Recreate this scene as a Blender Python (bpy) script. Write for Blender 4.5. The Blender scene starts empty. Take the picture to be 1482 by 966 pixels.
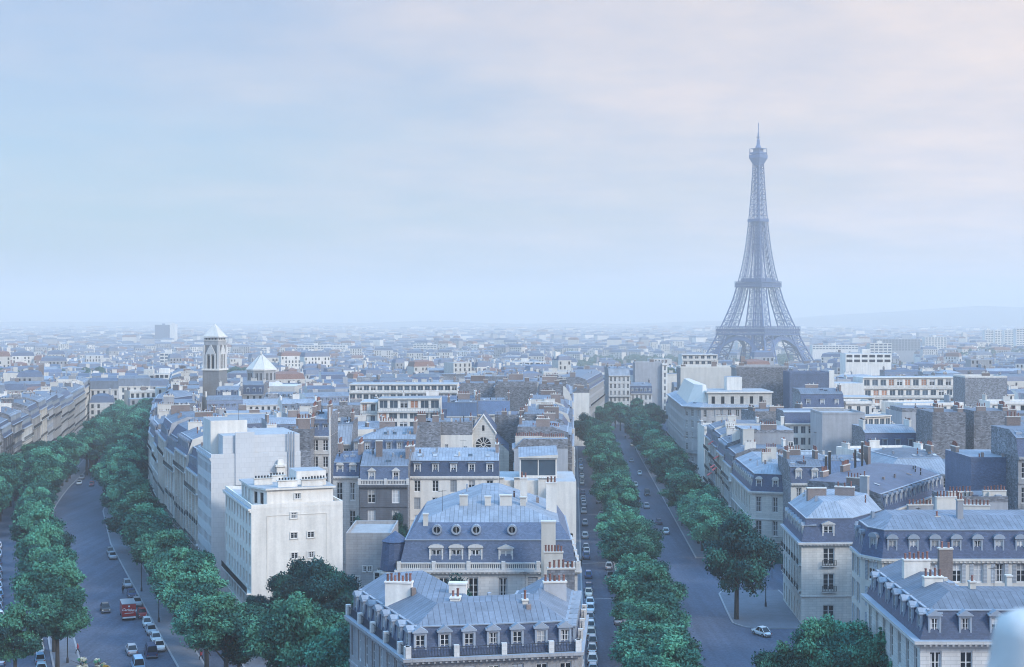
import bpy, bmesh, math, random
from mathutils import Vector, Matrix

# ------------------------------------------------------------------ camera, world, sun, exposure
S = bpy.context.scene
COL = S.collection
EYE, FPX, CX, HY = 51.0, 1970.0, 741.0, 462.0        # eye height (m); the photograph's focal length, centre and horizon in its own pixels
cam_d = bpy.data.cameras.new('camera'); cam = bpy.data.objects.new('camera', cam_d); COL.objects.link(cam)
cam.location = (0, 0, EYE)
cam.rotation_euler = (math.pi/2 - math.atan((483-HY)/FPX), 0, 0)
cam_d.sensor_width = 36; cam_d.lens = 36*FPX/1482
cam_d.clip_start = 0.1; cam_d.clip_end = 60000
cam_d.dof.use_dof = True; cam_d.dof.focus_distance = 450; cam_d.dof.aperture_fstop = 4.0
S.camera = cam

SUN_EL, SUN_AZ = math.radians(34), math.radians(128)   # azimuth clockwise from the viewing direction (+Y)
W = bpy.data.worlds.new('World'); S.world = W; W.use_nodes = True
nt = W.node_tree; nt.nodes.clear()
def nn(tree, typ, **kw):
    n = tree.nodes.new(typ)
    for k, v in kw.items(): setattr(n, k, v)
    return n
def lk(tree, a, b): tree.links.new(a, b)
def mth(tree, op, a, b=None, c=None, clamp=False):
    n = nn(tree, 'ShaderNodeMath', operation=op); n.use_clamp = clamp
    for i, x in enumerate((a, b, c)):
        if x is None: continue
        if isinstance(x, (int, float)): n.inputs[i].default_value = x
        else: lk(tree, x, n.inputs[i])
    return n.outputs[0]
def mixc(tree, fac, a, b, mode='MIX'):
    n = nn(tree, 'ShaderNodeMix', data_type='RGBA', blend_type=mode)
    for s, x in ((0, fac), (6, a), (7, b)):
        if isinstance(x, (int, float)): n.inputs[s].default_value = x
        elif isinstance(x, tuple): n.inputs[s].default_value = (*x, 1)
        else: lk(tree, x, n.inputs[s])
    return n.outputs[2]
sky = nn(nt, 'ShaderNodeTexSky', sky_type='NISHITA'); sky.sun_disc = False
sky.sun_elevation = SUN_EL; sky.sun_rotation = SUN_AZ; sky.air_density = 1.4; sky.dust_density = 2.0; sky.ozone_density = 2.5
tc = nn(nt, 'ShaderNodeTexCoord'); sp = nn(nt, 'ShaderNodeSeparateXYZ'); lk(nt, tc.outputs['Generated'], sp.inputs[0])
zz = mth(nt, 'ADD', mth(nt, 'MAXIMUM', sp.outputs[2], 0.0), 0.10)
cx_ = mth(nt, 'DIVIDE', sp.outputs[0], zz); cy_ = mth(nt, 'DIVIDE', sp.outputs[1], zz)
cv = nn(nt, 'ShaderNodeCombineXYZ'); lk(nt, cx_, cv.inputs[0]); lk(nt, cy_, cv.inputs[1])
n1 = nn(nt, 'ShaderNodeTexNoise'); n1.inputs['Scale'].default_value = 0.75; n1.inputs['Detail'].default_value = 5; n1.inputs['Roughness'].default_value = .55
lk(nt, cv.outputs[0], n1.inputs['Vector'])
n2 = nn(nt, 'ShaderNodeTexNoise'); n2.inputs['Scale'].default_value = 2.2; n2.inputs['Detail'].default_value = 6; n2.inputs['Roughness'].default_value = .6
lk(nt, cv.outputs[0], n2.inputs['Vector'])
# cover: cloudier towards +X and high up, thinner low on the -X side
cover = mth(nt, 'ADD', mth(nt, 'MULTIPLY', sp.outputs[0], 1.15), mth(nt, 'MULTIPLY', sp.outputs[2], 1.6))
cover = mth(nt, 'ADD', cover, mth(nt, 'MULTIPLY', mth(nt, 'SUBTRACT', n1.outputs[0], .5), 1.2))
cover = mth(nt, 'ADD', cover, 0.47, clamp=True)
CLOUD_A, CLOUD_B = (0.31, 0.325, 0.385), (0.50, 0.43, 0.405)
cl = mixc(nt, mth(nt, 'ADD', mth(nt, 'MULTIPLY', mth(nt, 'SUBTRACT', n2.outputs[0], .5), 1.8), mth(nt, 'ADD', .45, mth(nt, 'MULTIPLY', sp.outputs[0], .9)), clamp=True), CLOUD_A, CLOUD_B)
skyc = mixc(nt, 1.0, sky.outputs[0], (SKYK := (0.046, 0.062, 0.082)), 'MULTIPLY')
# thin cloud overhead lets the blue through
cover = mth(nt, 'MULTIPLY', cover, mth(nt, 'SUBTRACT', 1.0, mth(nt, 'MULTIPLY', mth(nt, 'SMOOTH_MIN', mth(nt, 'MAXIMUM', mth(nt, 'SUBTRACT', sp.outputs[2], .38), 0), .4, .1), 1.5)), clamp=True)
skyout = mixc(nt, cover, skyc, cl)
# blue fill glow added to the unseen upper sky, lighting city and haze
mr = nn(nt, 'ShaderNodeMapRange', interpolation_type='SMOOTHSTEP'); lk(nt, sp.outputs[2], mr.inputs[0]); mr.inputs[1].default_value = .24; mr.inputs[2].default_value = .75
OVERHEAD_FILL = (0.15, 0.56, 1.14)
ov = mixc(nt, mr.outputs[0], (0.0, 0.0, 0.0), OVERHEAD_FILL); skyout = mixc(nt, 1.0, skyout, ov, 'ADD')
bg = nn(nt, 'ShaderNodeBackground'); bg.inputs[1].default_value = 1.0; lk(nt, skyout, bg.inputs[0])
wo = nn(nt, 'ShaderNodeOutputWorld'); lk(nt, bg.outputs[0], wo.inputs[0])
W.cycles.sampling_method = 'MANUAL'; W.cycles.sample_map_resolution = 512

sun_d = bpy.data.lights.new('sun', 'SUN'); sun = bpy.data.objects.new('sun', sun_d); COL.objects.link(sun)
sun_d.energy = 1.5; sun_d.angle = math.radians(14); sun_d.color = (1.0, 0.95, 0.88)
sd = Vector((math.sin(SUN_AZ)*math.cos(SUN_EL), math.cos(SUN_AZ)*math.cos(SUN_EL), math.sin(SUN_EL)))
sun.rotation_euler = sd.to_track_quat('Z', 'Y').to_euler(); sun.location = sd*400
HAZE_DENSITY, HAZE_COLOR = 0.00025, (0.98, 0.91, 0.83)
vs = S.view_settings; vs.view_transform = 'Standard'; vs.look = 'None'; vs.gamma = 1; vs.exposure = 0.90; vs.use_curve_mapping = False
cy = S.cycles; cy.use_denoising = True; cy.filter_width = 1.05; cy.denoiser = 'OPENIMAGEDENOISE'; cy.max_bounces = 4; cy.diffuse_bounces = 2; cy.glossy_bounces = 2
cy.transmission_bounces = 2; cy.volume_bounces = 2; cy.transparent_max_bounces = 6; cy.use_adaptive_sampling = True; cy.adaptive_threshold = 0.02
cy.caustics_reflective = False; cy.caustics_refractive = False

random.seed(11)
R = random.Random(5)
# ------------------------------------------------------------------ terrain and picture geometry
GP = [(-600, 0), (150, 0), (1100, -11.4), (1560, -21), (4000, -23), (7000, -20), (14500, -6)]
def gz(y):
    for (a, za), (b, zb) in zip(GP, GP[1:]):
        if y <= b: return za + (zb-za)*max(0, (y-a))/(b-a)
    return GP[-1][1]
def X(px, Y): return (px-CX)/FPX*Y
def Z(py, Y): return EYE-(py-HY)/FPX*Y
def ground(px, py):
    Y = 250.0
    for _ in range(40): Y = (EYE-gz(Y))*FPX/(py-HY)
    return X(px, Y), Y
def rc(Y): return 27.0+.045*Y                          # the central avenue's far kerb line
MAR = [(120, -19), (150, -30), (217, -55.7), (321, -95), (380, -114.5), (430, -127), (484, -138.5), (700, -189), (1000, -262)]
def mx(Y):                                             # the tree-lined avenue's kerb line (towards the church)
    for (a, xa), (b, xb) in zip(MAR, MAR[1:]):
        if Y <= b: return xa+(xb-xa)*(Y-a)/(b-a)
    return MAR[-1][1]
def mdir(Y):
    d = Vector((mx(Y+8)-mx(Y-8), 16)); d.normalize(); return d
def moff(Y, o):                                        # point at offset o to the right of that kerb line
    d = mdir(Y); return mx(Y)+d.y*o, Y-d.x*o
ORD = 'zeroth first second third fourth fifth sixth seventh eighth ninth tenth eleventh twelfth thirteenth fourteenth fifteenth sixteenth seventeenth eighteenth nineteenth twentieth'.split()
TENS = {2: 'twenty', 3: 'thirty', 4: 'forty', 5: 'fifty'}
def ordn(i):
    if i <= 20: return ORD[i]
    t, u = divmod(i, 10)
    return TENS[t]+'-'+ORD[u] if u else {30: 'thirtieth', 40: 'fortieth', 50: 'fiftieth'}[i]

# ------------------------------------------------------------------ materials
MATS = {}
def M(name, col, rough=.75, nv=.25, ns=.35, streak=0, brick=None, seam=None, rv=.12, bump=0, metal=0, coat=0, fine=0, tracks=0):
    """Procedural surface: base colour x large noise x optional masonry courses / standing seams x a per-object tint."""
    m = bpy.data.materials.new(name); m.use_nodes = True; t = m.node_tree; t.nodes.clear()
    out = nn(t, 'ShaderNodeOutputMaterial'); p = nn(t, 'ShaderNodeBsdfPrincipled'); lk(t, p.outputs[0], out.inputs[0])
    p.inputs['Roughness'].default_value = rough; p.inputs['Metallic'].default_value = metal; p.inputs['Coat Weight'].default_value = coat
    p.inputs['Specular IOR Level'].default_value = .35
    co = nn(t, 'ShaderNodeTexCoord'); val = None
    def times(x):
        nonlocal val
        val = x if val is None else mth(t, 'MULTIPLY', val, x)
    if nv:
        n = nn(t, 'ShaderNodeTexNoise'); n.inputs['Scale'].default_value = ns; n.inputs['Detail'].default_value = 6; n.inputs['Roughness'].default_value = .65
        lk(t, co.outputs['Object'], n.inputs['Vector'])
        times(mth(t, 'ADD', mth(t, 'MULTIPLY', n.outputs[0], nv*2), 1-nv))
    if fine:
        n = nn(t, 'ShaderNodeTexNoise'); n.inputs['Scale'].default_value = 3.0; n.inputs['Detail'].default_value = 3; lk(t, co.outputs['Object'], n.inputs['Vector'])
        times(mth(t, 'ADD', mth(t, 'MULTIPLY', n.outputs[0], fine*2), 1-fine))
    if streak:
        mp = nn(t, 'ShaderNodeMapping'); mp.inputs['Scale'].default_value = (1.1, 1.1, .09); lk(t, co.outputs['Object'], mp.inputs[0])
        n = nn(t, 'ShaderNodeTexNoise'); n.inputs['Scale'].default_value = 1.0; n.inputs['Detail'].default_value = 5; lk(t, mp.outputs[0], n.inputs['Vector'])
        times(mth(t, 'ADD', mth(t, 'MULTIPLY', n.outputs[0], streak*2), 1-streak))
    if tracks:                                           # wheel-worn bands along the carriageway
        mp = nn(t, 'ShaderNodeMapping'); mp.inputs['Scale'].default_value = (.55, .012, 1); lk(t, co.outputs['Object'], mp.inputs[0])
        n = nn(t, 'ShaderNodeTexNoise'); n.inputs['Scale'].default_value = 1.0; n.inputs['Detail'].default_value = 4; n.inputs['Roughness'].default_value = .7; lk(t, mp.outputs[0], n.inputs['Vector'])
        times(mth(t, 'ADD', mth(t, 'MULTIPLY', n.outputs[0], tracks*3), 1-tracks*1.5))
    hgt = None
    if brick:
        b = nn(t, 'ShaderNodeTexBrick'); bw, bh, c1, c2, mo = brick; lk(t, co.outputs['UV'], b.inputs['Vector']); b.inputs['Scale'].default_value = 1
        b.inputs['Brick Width'].default_value = bw; b.inputs['Row Height'].default_value = bh; b.inputs['Mortar Size'].default_value = .02 if bw > .5 else .012
        for k, v in (('Color1', c1), ('Color2', c2), ('Mortar', mo)): b.inputs[k].default_value = (v, v, v, 1)
        times(b.outputs['Color']); hgt = b.outputs['Color']
    if seam:
        s = nn(t, 'ShaderNodeSeparateXYZ'); lk(t, co.outputs['UV'], s.inputs[0])
        f = mth(t, 'FRACT', mth(t, 'DIVIDE', s.outputs[0], seam[0]))
        line = mth(t, 'LESS_THAN', f, seam[1]); times(mth(t, 'ADD', mth(t, 'MULTIPLY', line, seam[2]-1), 1))
        sheet = nn(t, 'ShaderNodeTexWhiteNoise', noise_dimensions='2D'); v2 = nn(t, 'ShaderNodeCombineXYZ')
        lk(t, mth(t, 'FLOOR', mth(t, 'DIVIDE', s.outputs[0], seam[0])), v2.inputs[0]); lk(t, mth(t, 'FLOOR', mth(t, 'DIVIDE', s.outputs[1], 2.0)), v2.inputs[1]); lk(t, v2.outputs[0], sheet.inputs[0])
        times(mth(t, 'ADD', mth(t, 'MULTIPLY', sheet.outputs[0], .22), .89)); hgt = line
    if rv:
        oi = nn(t, 'ShaderNodeObjectInfo'); times(mth(t, 'ADD', mth(t, 'MULTIPLY', oi.outputs['Random'], rv*2), 1-rv))
    if val is None: p.inputs[0].default_value = (*col, 1)
    else:
        vc = nn(t, 'ShaderNodeCombineXYZ')
        for i in range(3): lk(t, val, vc.inputs[i])
        lk(t, mixc(t, 1.0, col, vc.outputs[0], 'MULTIPLY'), p.inputs[0])
    if bump and hgt is not None:
        bp = nn(t, 'ShaderNodeBump'); bp.inputs['Strength'].default_value = bump; bp.inputs['Distance'].default_value = .03; lk(t, hgt, bp.inputs['Height']); lk(t, bp.outputs[0], p.inputs['Normal'])
    MATS[name] = m
    return m
BR = (1.3, .42, .93, 1.05, .72)
M('cream_stone', (.57, .53, .47), nv=.22, streak=.22, brick=BR, rv=.16, bump=.3)
M('grey_stone', (.34, .33, .325), nv=.25, streak=.3, brick=BR, rv=.16, bump=.3)
M('dark_stone', (.11, .115, .13), nv=.3, streak=.35, brick=BR, rv=.1, bump=.3)
M('pale_stone', (.60, .565, .52), nv=.15, streak=.18, brick=BR, rv=.08, bump=.2)
M('white_plaster', (.74, .68, .60), nv=.16, streak=.28, rv=.08, fine=.1)
M('cream_plaster', (.60, .55, .48), nv=.14, streak=.16, rv=.12, fine=.06)
M('grey_plaster', (.35, .345, .35), nv=.22, streak=.28, rv=.15, fine=.1)
M('warm_render', (.62, .53, .45), nv=.1, streak=.12, rv=0)
M('tower_stone', (.20, .195, .195), nv=.25, streak=.25, brick=BR, rv=0)
M('tile_panel', (.56, .55, .54), nv=.06, brick=(.9, .9, .97, 1.03, .82), rv=.05)
M('rubble', (.19, .19, .20), nv=.4, ns=.5, streak=.3, brick=(.55, .28, .62, 1.45, .8), rv=.2, fine=.35, bump=.5)
M('stack_brick', (.24, .19, .17), nv=.3, brick=(.22, .075, .8, 1.15, .9), rv=.25)
M('pot_clay', (.21, .095, .075), nv=.3, rv=.35)
M('slate', (.058, .08, .135), rough=.5, nv=.3, ns=.5, brick=(.3, .18, .82, 1.22, .7), rv=.2, bump=.4)
M('slate_pale', (.105, .135, .20), rough=.5, nv=.35, ns=.4, brick=(.3, .18, .85, 1.2, .8), rv=.2, bump=.4)
M('zinc', (.145, .162, .19), rough=.65, nv=.45, ns=.35, streak=.2, seam=(.65, .1, .5), rv=.2, bump=.5, fine=.2)
M('zinc_dark', (.08, .10, .145), rough=.5, nv=.45, ns=.35, seam=(.65, .1, .6), rv=.2, bump=.5, fine=.12)
M('zinc_light', (.25, .27, .30), rough=.65, nv=.4, ns=.35, streak=.2, seam=(.65, .1, .5), rv=.15, bump=.5, fine=.18)
M('lead', (.30, .33, .37), rough=.5, nv=.25, rv=.1)
M('roof_tile', (.24, .13, .10), nv=.3, brick=(.3, .25, .75, 1.3, .6), rv=.25)
M('gravel_roof', (.33, .33, .33), nv=.3, ns=.6, rv=.2, fine=.2)
M('glass', (.012, .016, .022), rough=.08, nv=0, rv=0)
M('glass_blue', (.07, .10, .13), rough=.1, nv=.3, ns=.6, rv=.3)
M('curtain', (.38, .38, .38), rough=.8, nv=.25, ns=3, rv=.35)
M('frame_white', (.62, .60, .57), rough=.6, nv=.08, rv=.2)
M('shutter_grey', (.42, .44, .46), rough=.6, nv=.1, brick=(3, .07, .9, 1.1, .6), rv=.25)
M('blind_orange', (.50, .22, .12), rough=.8, nv=.15, rv=.3)
M('iron', (.03, .032, .035), rough=.5, nv=.2, rv=.2)
M('awning_cloth', (.55, .10, .09), rough=.85, nv=.1, brick=(.6, 5, .35, 1.6, 1), rv=.2)
M('asphalt', (.076, .092, .130), rough=.8, nv=.3, ns=.06, brick=(.34, .2, .8, 1.25, .55), rv=0, fine=.2, tracks=.35)
M('paving', (.15, .16, .185), rough=.85, nv=.25, ns=.1, brick=(1.1, .8, .92, 1.06, .78), rv=0, fine=.12)
M('kerb_stone', (.30, .30, .31), rough=.85, nv=.2, rv=0)
M('earth', (.07, .08, .11), rough=.9, nv=.4, ns=.05, rv=0)
M('paint_line', (.38, .38, .39), rough=.7, nv=.4, ns=.5, rv=0)
M('bark', (.055, .048, .043), rough=.9, nv=.4, ns=2, rv=.2)
M('leaf_mid', (.026, .110, .082), rough=.9, nv=.45, ns=.45, rv=.4)
M('leaf_pale', (.075, .25, .155), rough=.9, nv=.4, ns=.45, rv=.4)
M('leaf_deep', (.013, .058, .058), rough=.9, nv=.45, ns=.45, rv=.4)
M('leaf_yellow', (.45, .30, .04), rough=.6, nv=.3, ns=1, rv=.1)
M('leaf_white', (.55, .55, .45), rough=.6, nv=.3, ns=1, rv=.1)
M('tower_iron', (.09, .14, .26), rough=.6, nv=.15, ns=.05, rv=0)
M('far_green', (.035, .075, .055), rough=.9, nv=.5, ns=.04, rv=.1)
M('hill_green', (.06, .08, .08), rough=.9, nv=.5, ns=.004, rv=0)
M('tyre', (.015, .015, .016), rough=.8, nv=0, rv=0)
M('chrome', (.55, .56, .58), rough=.25, nv=0, rv=0, metal=.9)
M('lamp_glass', (.6, .6, .55), rough=.2, nv=0, rv=0)
M('tail_red', (.25, .01, .01), rough=.3, nv=0, rv=0)
M('letter_white', (.75, .74, .72), rough=.6, nv=0, rv=0)
M('sign_red', (.5, .03, .03), rough=.5, nv=0, rv=0)
M('skin', (.45, .28, .2), rough=.6, nv=0, rv=0)
M('cloth_dark', (.02, .021, .026), rough=.9, nv=.2, rv=.2)
M('cloth_red', (.35, .04, .05), rough=.9, nv=.2, rv=.2)
M('cloth_pale', (.5, .48, .45), rough=.9, nv=.2, rv=.2)
M('monument_stone', (.60, .55, .50), rough=.9, nv=.35, ns=9, rv=0, fine=.2)
PAINTS = {}
for n_, c_ in dict(white=(.72, .72, .70), cream=(.60, .56, .46), grey=(.30, .31, .33), silver=(.42, .44, .47), black=(.02, .021, .024), navy=(.03, .05, .12), blue=(.08, .17, .36),
                   pale_blue=(.22, .38, .52), red=(.42, .025, .02), green=(.05, .11, .09), yellow=(.65, .42, .05), maroon=(.16, .02, .025), beige=(.42, .37, .28)).items():
    PAINTS[n_] = M('car_paint_'+n_, c_, rough=.35, nv=.06, ns=1, rv=.05, coat=.4)
def mat(n): return MATS[n]

# ------------------------------------------------------------------ mesh building
class MB:
    def __init__(s): s.v, s.f, s.mi, s.uv, s.mats, s.w = [], [], [], [], [], {}
    def _m(s, m):
        if m not in s.mats: s.mats.append(m)
        return s.mats.index(m)
    def _v(s, p):
        k = (round(p[0], 3), round(p[1], 3), round(p[2], 3))
        i = s.w.get(k)
        if i is None: i = s.w[k] = len(s.v); s.v.append(k)
        return i
    def face(s, pts, m, uv=None):
        ids = [s._v(p) for p in pts]
        keep = [i for i in range(len(ids)) if ids[i] != ids[i-1]]
        if len({ids[i] for i in keep}) < 3: return
        s.f.append([ids[i] for i in keep]); s.mi.append(s._m(m))
        if uv is None:
            a, b, c = Vector(pts[0]), Vector(pts[1]), Vector(pts[2]); n = (b-a).cross(c-a)
            if abs(n.z) > .8*n.length: uv = [(p[0], p[1]) for p in pts]
            else:
                e = Vector((-n.y, n.x, 0)); e = e.normalized() if e.length > 0 else Vector((1, 0, 0))
                uv = [(p[0]*e.x+p[1]*e.y, p[2]) for p in pts]
        s.uv.append([uv[i] for i in keep])
    def hexa(s, b, t, m, top=None, bottom=True):
        n = len(b)
        for i in range(n): j = (i+1) % n; s.face([b[i], b[j], t[j], t[i]], m)
        s.face(t, top or m)
        if bottom: s.face(b[::-1], m)
    def box(s, c, sz, m, rot=0, top=None, taper=1.0):
        x, y, z = sz[0]/2, sz[1]/2, sz[2]; cr, sr = math.cos(rot), math.sin(rot)
        def P(a, b, h, k): return (c[0]+(a*cr-b*sr)*k, c[1]+(a*sr+b*cr)*k, c[2]+h)
        q = [(-x, -y), (x, -y), (x, y), (-x, y)]
        s.hexa([P(a, b, 0, 1) for a, b in q], [P(a, b, z, taper) for a, b in q], m, top)
    def prism(s, poly, z0, z1, m, top=None):
        s.hexa([(x, y, z0) for x, y in poly], [(x, y, z1) for x, y in poly], m, top)
    def tube(s, p, q, r0, r1, m, n=6, caps=True):
        p, q = Vector(p), Vector(q); d = (q-p)
        if d.length < 1e-6: return
        d.normalize(); a = d.orthogonal().normalized(); b = d.cross(a)
        A = [tuple(p+(a*math.cos(2*math.pi*i/n)+b*math.sin(2*math.pi*i/n))*r0) for i in range(n)]
        B = [tuple(q+(a*math.cos(2*math.pi*i/n)+b*math.sin(2*math.pi*i/n))*r1) for i in range(n)]
        for i in range(n): j = (i+1) % n; s.face([A[i], A[j], B[j], B[i]], m)
        if caps: s.face(B, m); s.face(A[::-1], m)
    def lathe(s, c, prof, m, n=12):
        for (r0, z0), (r1, z1) in zip(prof, prof[1:]):
            for i in range(n):
                a, b = 2*math.pi*i/n, 2*math.pi*(i+1)/n
                s.face([(c[0]+r0*math.cos(a), c[1]+r0*math.sin(a), c[2]+z0), (c[0]+r0*math.cos(b), c[1]+r0*math.sin(b), c[2]+z0),
                        (c[0]+r1*math.cos(b), c[1]+r1*math.sin(b), c[2]+z1), (c[0]+r1*math.cos(a), c[1]+r1*math.sin(a), c[2]+z1)], m)
    def mesh(s, name, smooth=False):
        me = bpy.data.meshes.new(name); me.from_pydata(s.v, [], s.f)
        for m in s.mats: me.materials.append(MATS[m])
        if len(me.polygons) == len(s.mi):
            me.polygons.foreach_set('material_index', s.mi)
            u = me.uv_layers.new(name='UVMap'); u.data.foreach_set('uv', [x for f in s.uv for p in f for x in p])
            if smooth: me.polygons.foreach_set('use_smooth', [True]*len(s.mi))
        me.update(); return me
    def build(s, name, parent=None, loc=None, smooth=False):
        o = bpy.data.objects.new(name, s.mesh(name, smooth)); COL.objects.link(o)
        if parent is not None: o.parent = parent
        if loc is not None: o.location = loc
        return o
def tag(o, label=None, cat=None, group=None, kind=None):
    if label: o['label'] = label
    if cat: o['category'] = cat
    if group: o['group'] = group
    if kind: o['kind'] = kind
    return o
def empty(name, loc, rz=0.0, label=None, cat=None, group=None):
    o = bpy.data.objects.new(name, None); COL.objects.link(o); o.location = loc; o.rotation_euler = (0, 0, rz)
    o.empty_display_size = .5
    return tag(o, label, cat, group)
def inst(me, name, parent, loc, rz=0.0, sc=None):
    o = bpy.data.objects.new(name, me); COL.objects.link(o); o.parent = parent; o.location = loc; o.rotation_euler = (0, 0, rz)
    if sc is not None: o.scale = sc
    return o
def structure(o): return tag(o, kind='structure')

def offset_poly(poly, offs):
    n = len(poly); out = []
    for i in range(n):
        p0, p1, p2 = Vector(poly[i-1]), Vector(poly[i]), Vector(poly[(i+1) % n])
        a, b = (p1-p0).normalized(), (p2-p1).normalized(); na, nb = Vector((-a.y, a.x)), Vector((-b.y, b.x))
        da, db = offs[i-1], offs[i]; cr = a.x*b.y-a.y*b.x
        if abs(cr) < .05: q = p1+(na*da+nb*db)/2
        else:
            A, B = p1+na*da, p1+nb*db; t = ((B.x-A.x)*b.y-(B.y-A.y)*b.x)/cr; q = A+a*t
        out.append((q.x, q.y))
    return out
# ------------------------------------------------------------------ shared component meshes (windows, dormers, pots)
def win_mesh(kind):
    b = MB(); fr, gl = 'frame_white', {'dark': 'glass', 'curtain': 'curtain', 'blue': 'glass_blue', 'blind': 'blind_orange', 'shut': 'shutter_grey'}.get(kind, 'glass')
    def bar(x0, x1, z0, z1, y=0.0, d=.05, m=fr): b.hexa([(x0, y, z0), (x1, y, z0), (x1, y+d, z0), (x0, y+d, z0)], [(x0, y, z1), (x1, y, z1), (x1, y+d, z1), (x0, y+d, z1)], m)
    if kind == 'shut':
        bar(-.5, -.01, 0, 1, 0, .06, gl); bar(.01, .5, 0, 1, 0, .06, gl); bar(-.01, .01, 0, 1, .02, .03, 'iron')
        return b.mesh('shutter_window')
    if kind == 'blue':
        bar(-.5, -.46, 0, 1); bar(.46, .5, 0, 1); bar(-.46, .46, .95, 1); bar(-.46, .46, 0, .05); bar(-.02, .02, .05, .95)
    else:
        bar(-.5, -.42, 0, 1); bar(.42, .5, 0, 1); bar(-.42, .42, .94, 1); bar(-.42, .42, 0, .08); bar(-.05, .05, .08, .94)
        for z in (.38, .66):
            bar(-.42, -.05, z, z+.022, .01, .03); bar(.05, .42, z, z+.022, .01, .03)
    y = .045
    if kind == 'dark2':
        b.face([(-.45, y, .05), (.45, y, .05), (.45, y, .95), (-.45, y, .95)], 'glass'); b.face([(-.40, y-.01, .1), (-.2, y-.01, .1), (-.26, y-.01, .9), (-.40, y-.01, .9)], 'curtain'); b.face([(.2, y-.01, .1), (.40, y-.01, .1), (.40, y-.01, .9), (.26, y-.01, .9)], 'curtain')
    elif kind == 'half':
        b.face([(-.45, y, .05), (.45, y, .05), (.45, y, .6), (-.45, y, .6)], 'glass'); b.face([(-.45, y, .6), (.45, y, .6), (.45, y, .95), (-.45, y, .95)], 'curtain')
    else: b.face([(-.45, y, .05), (.45, y, .05), (.45, y, .95), (-.45, y, .95)], gl)
    return b.mesh('casement_window')
WIN = {k: win_mesh(k) for k in ('dark', 'dark2', 'half', 'curtain', 'blue', 'blind', 'shut')}
MIX = {'old': ['dark']*5+['dark2']*5+['half']*2+['curtain']*2+['shut'], 'dark': ['dark', 'dark', 'dark2'], 'modern': ['blue']*4+['half'], 'shuttered': ['dark', 'dark2', 'curtain', 'shut'], 'resid': ['blue', 'blue', 'half', 'blind', 'blue'],
       'blinds': ['curtain']*3+['half'], 'white': ['half', 'curtain', 'dark2']}
def shutter_leaf():
    b = MB(); b.hexa([(-.5, -.05, 0), (.5, -.05, 0), (.5, 0, 0), (-.5, 0, 0)], [(-.5, -.05, 1), (.5, -.05, 1), (.5, 0, 1), (-.5, 0, 1)], 'shutter_grey'); return b.mesh('shutter')
LEAF = shutter_leaf()
def pot_mesh():
    b = MB(); b.lathe((0, 0, 0), [(.13, 0), (.12, .1), (.10, .55), (.13, .6), (.13, .68), (.02, .69)], 'pot_clay', 8); return b.mesh('chimney_pot')
POT = pot_mesh()
def dormer_mesh(kind, w=1.35, h=2.0, d=1.9, front='lead', cheek='slate'):
    b = MB(); j = .2; hw = w/2
    def bx(x0, x1, y0, y1, z0, z1, m): b.hexa([(x0, y0, z0), (x1, y0, z0), (x1, y1, z0), (x0, y1, z0)], [(x0, y0, z1), (x1, y0, z1), (x1, y1, z1), (x0, y1, z1)], m)
    bx(-hw, -hw+j, 0, .25, -.1, h, front); bx(hw-j, hw, 0, .25, -.1, h, front); bx(-hw+j, hw-j, 0, .25, -.1, .15, front); bx(-hw+j, hw-j, 0, .25, h-.18, h, front)
    bx(-hw+.03, -hw+j-.02, .25, d, 0, h-.02, cheek); bx(hw-j+.02, hw-.03, .25, d, 0, h-.02, cheek)
    o = .14
    if kind == 'flat': b.hexa([(-hw-o, -o, h), (hw+o, -o, h), (hw+o, d+.5, h), (-hw-o, d+.5, h)], [(-hw-o, -o, h+.1), (hw+o, -o, h+.1), (hw+o, d+.5, h+.32), (-hw-o, d+.5, h+.32)], 'zinc')
    elif kind == 'ped':
        for y0, y1, m in ((-o, .3, front), (.3, d+.5, 'zinc')):
            k = 0 if m == front else .04
            b.hexa([(-hw-o+k, y0, h), (hw+o-k, y0, h), (hw+o-k, y1, h), (-hw-o+k, y1, h)], [(-hw-o+k, y0, h+.12), (hw+o-k, y0, h+.12), (hw+o-k, y1, h+.12), (-hw-o+k, y1, h+.12)], m)
            b.face([(-hw-o+k, y0, h+.12), (hw+o-k, y0, h+.12), (0, y0, h+.62-k)], m); b.face([(hw+o-k, y0, h+.12), (hw+o-k, y1, h+.12), (0, y1, h+.62-k), (0, y0, h+.62-k)], 'zinc_light'); b.face([(-hw-o+k, y1, h+.12), (-hw-o+k, y0, h+.12), (0, y0, h+.62-k), (0, y1, h+.62-k)], 'zinc_light')
    else:
        n = 7; pr = [(-(hw+o)*math.cos(math.pi*i/n), h+.02+.55*math.sin(math.pi*i/n)) for i in range(n+1)]
        b.face([(x, -o, z) for x, z in pr], front)
        for (x0, z0), (x1, z1) in zip(pr, pr[1:]): b.face([(x0, -o, z0), (x1, -o, z1), (x1, d+.4, z1), (x0, d+.4, z0)], 'zinc')
    return b.mesh('dormer')
DORM = {('ped', f): dormer_mesh('ped', front=f) for f in ('lead', 'pale_stone')}
DORM.update({('arch', f): dormer_mesh('arch', front=f) for f in ('lead', 'pale_stone')}); DORM[('flat', 'lead')] = dormer_mesh('flat'); DORM[('flat', 'white')] = dormer_mesh('flat', front='frame_white')
DORM[('big', 'pale_stone')] = dormer_mesh('arch', w=2.0, h=2.9, front='pale_stone'); DORM[('bigped', 'pale_stone')] = dormer_mesh('ped', w=2.1, h=2.8, front='pale_stone')
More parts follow.
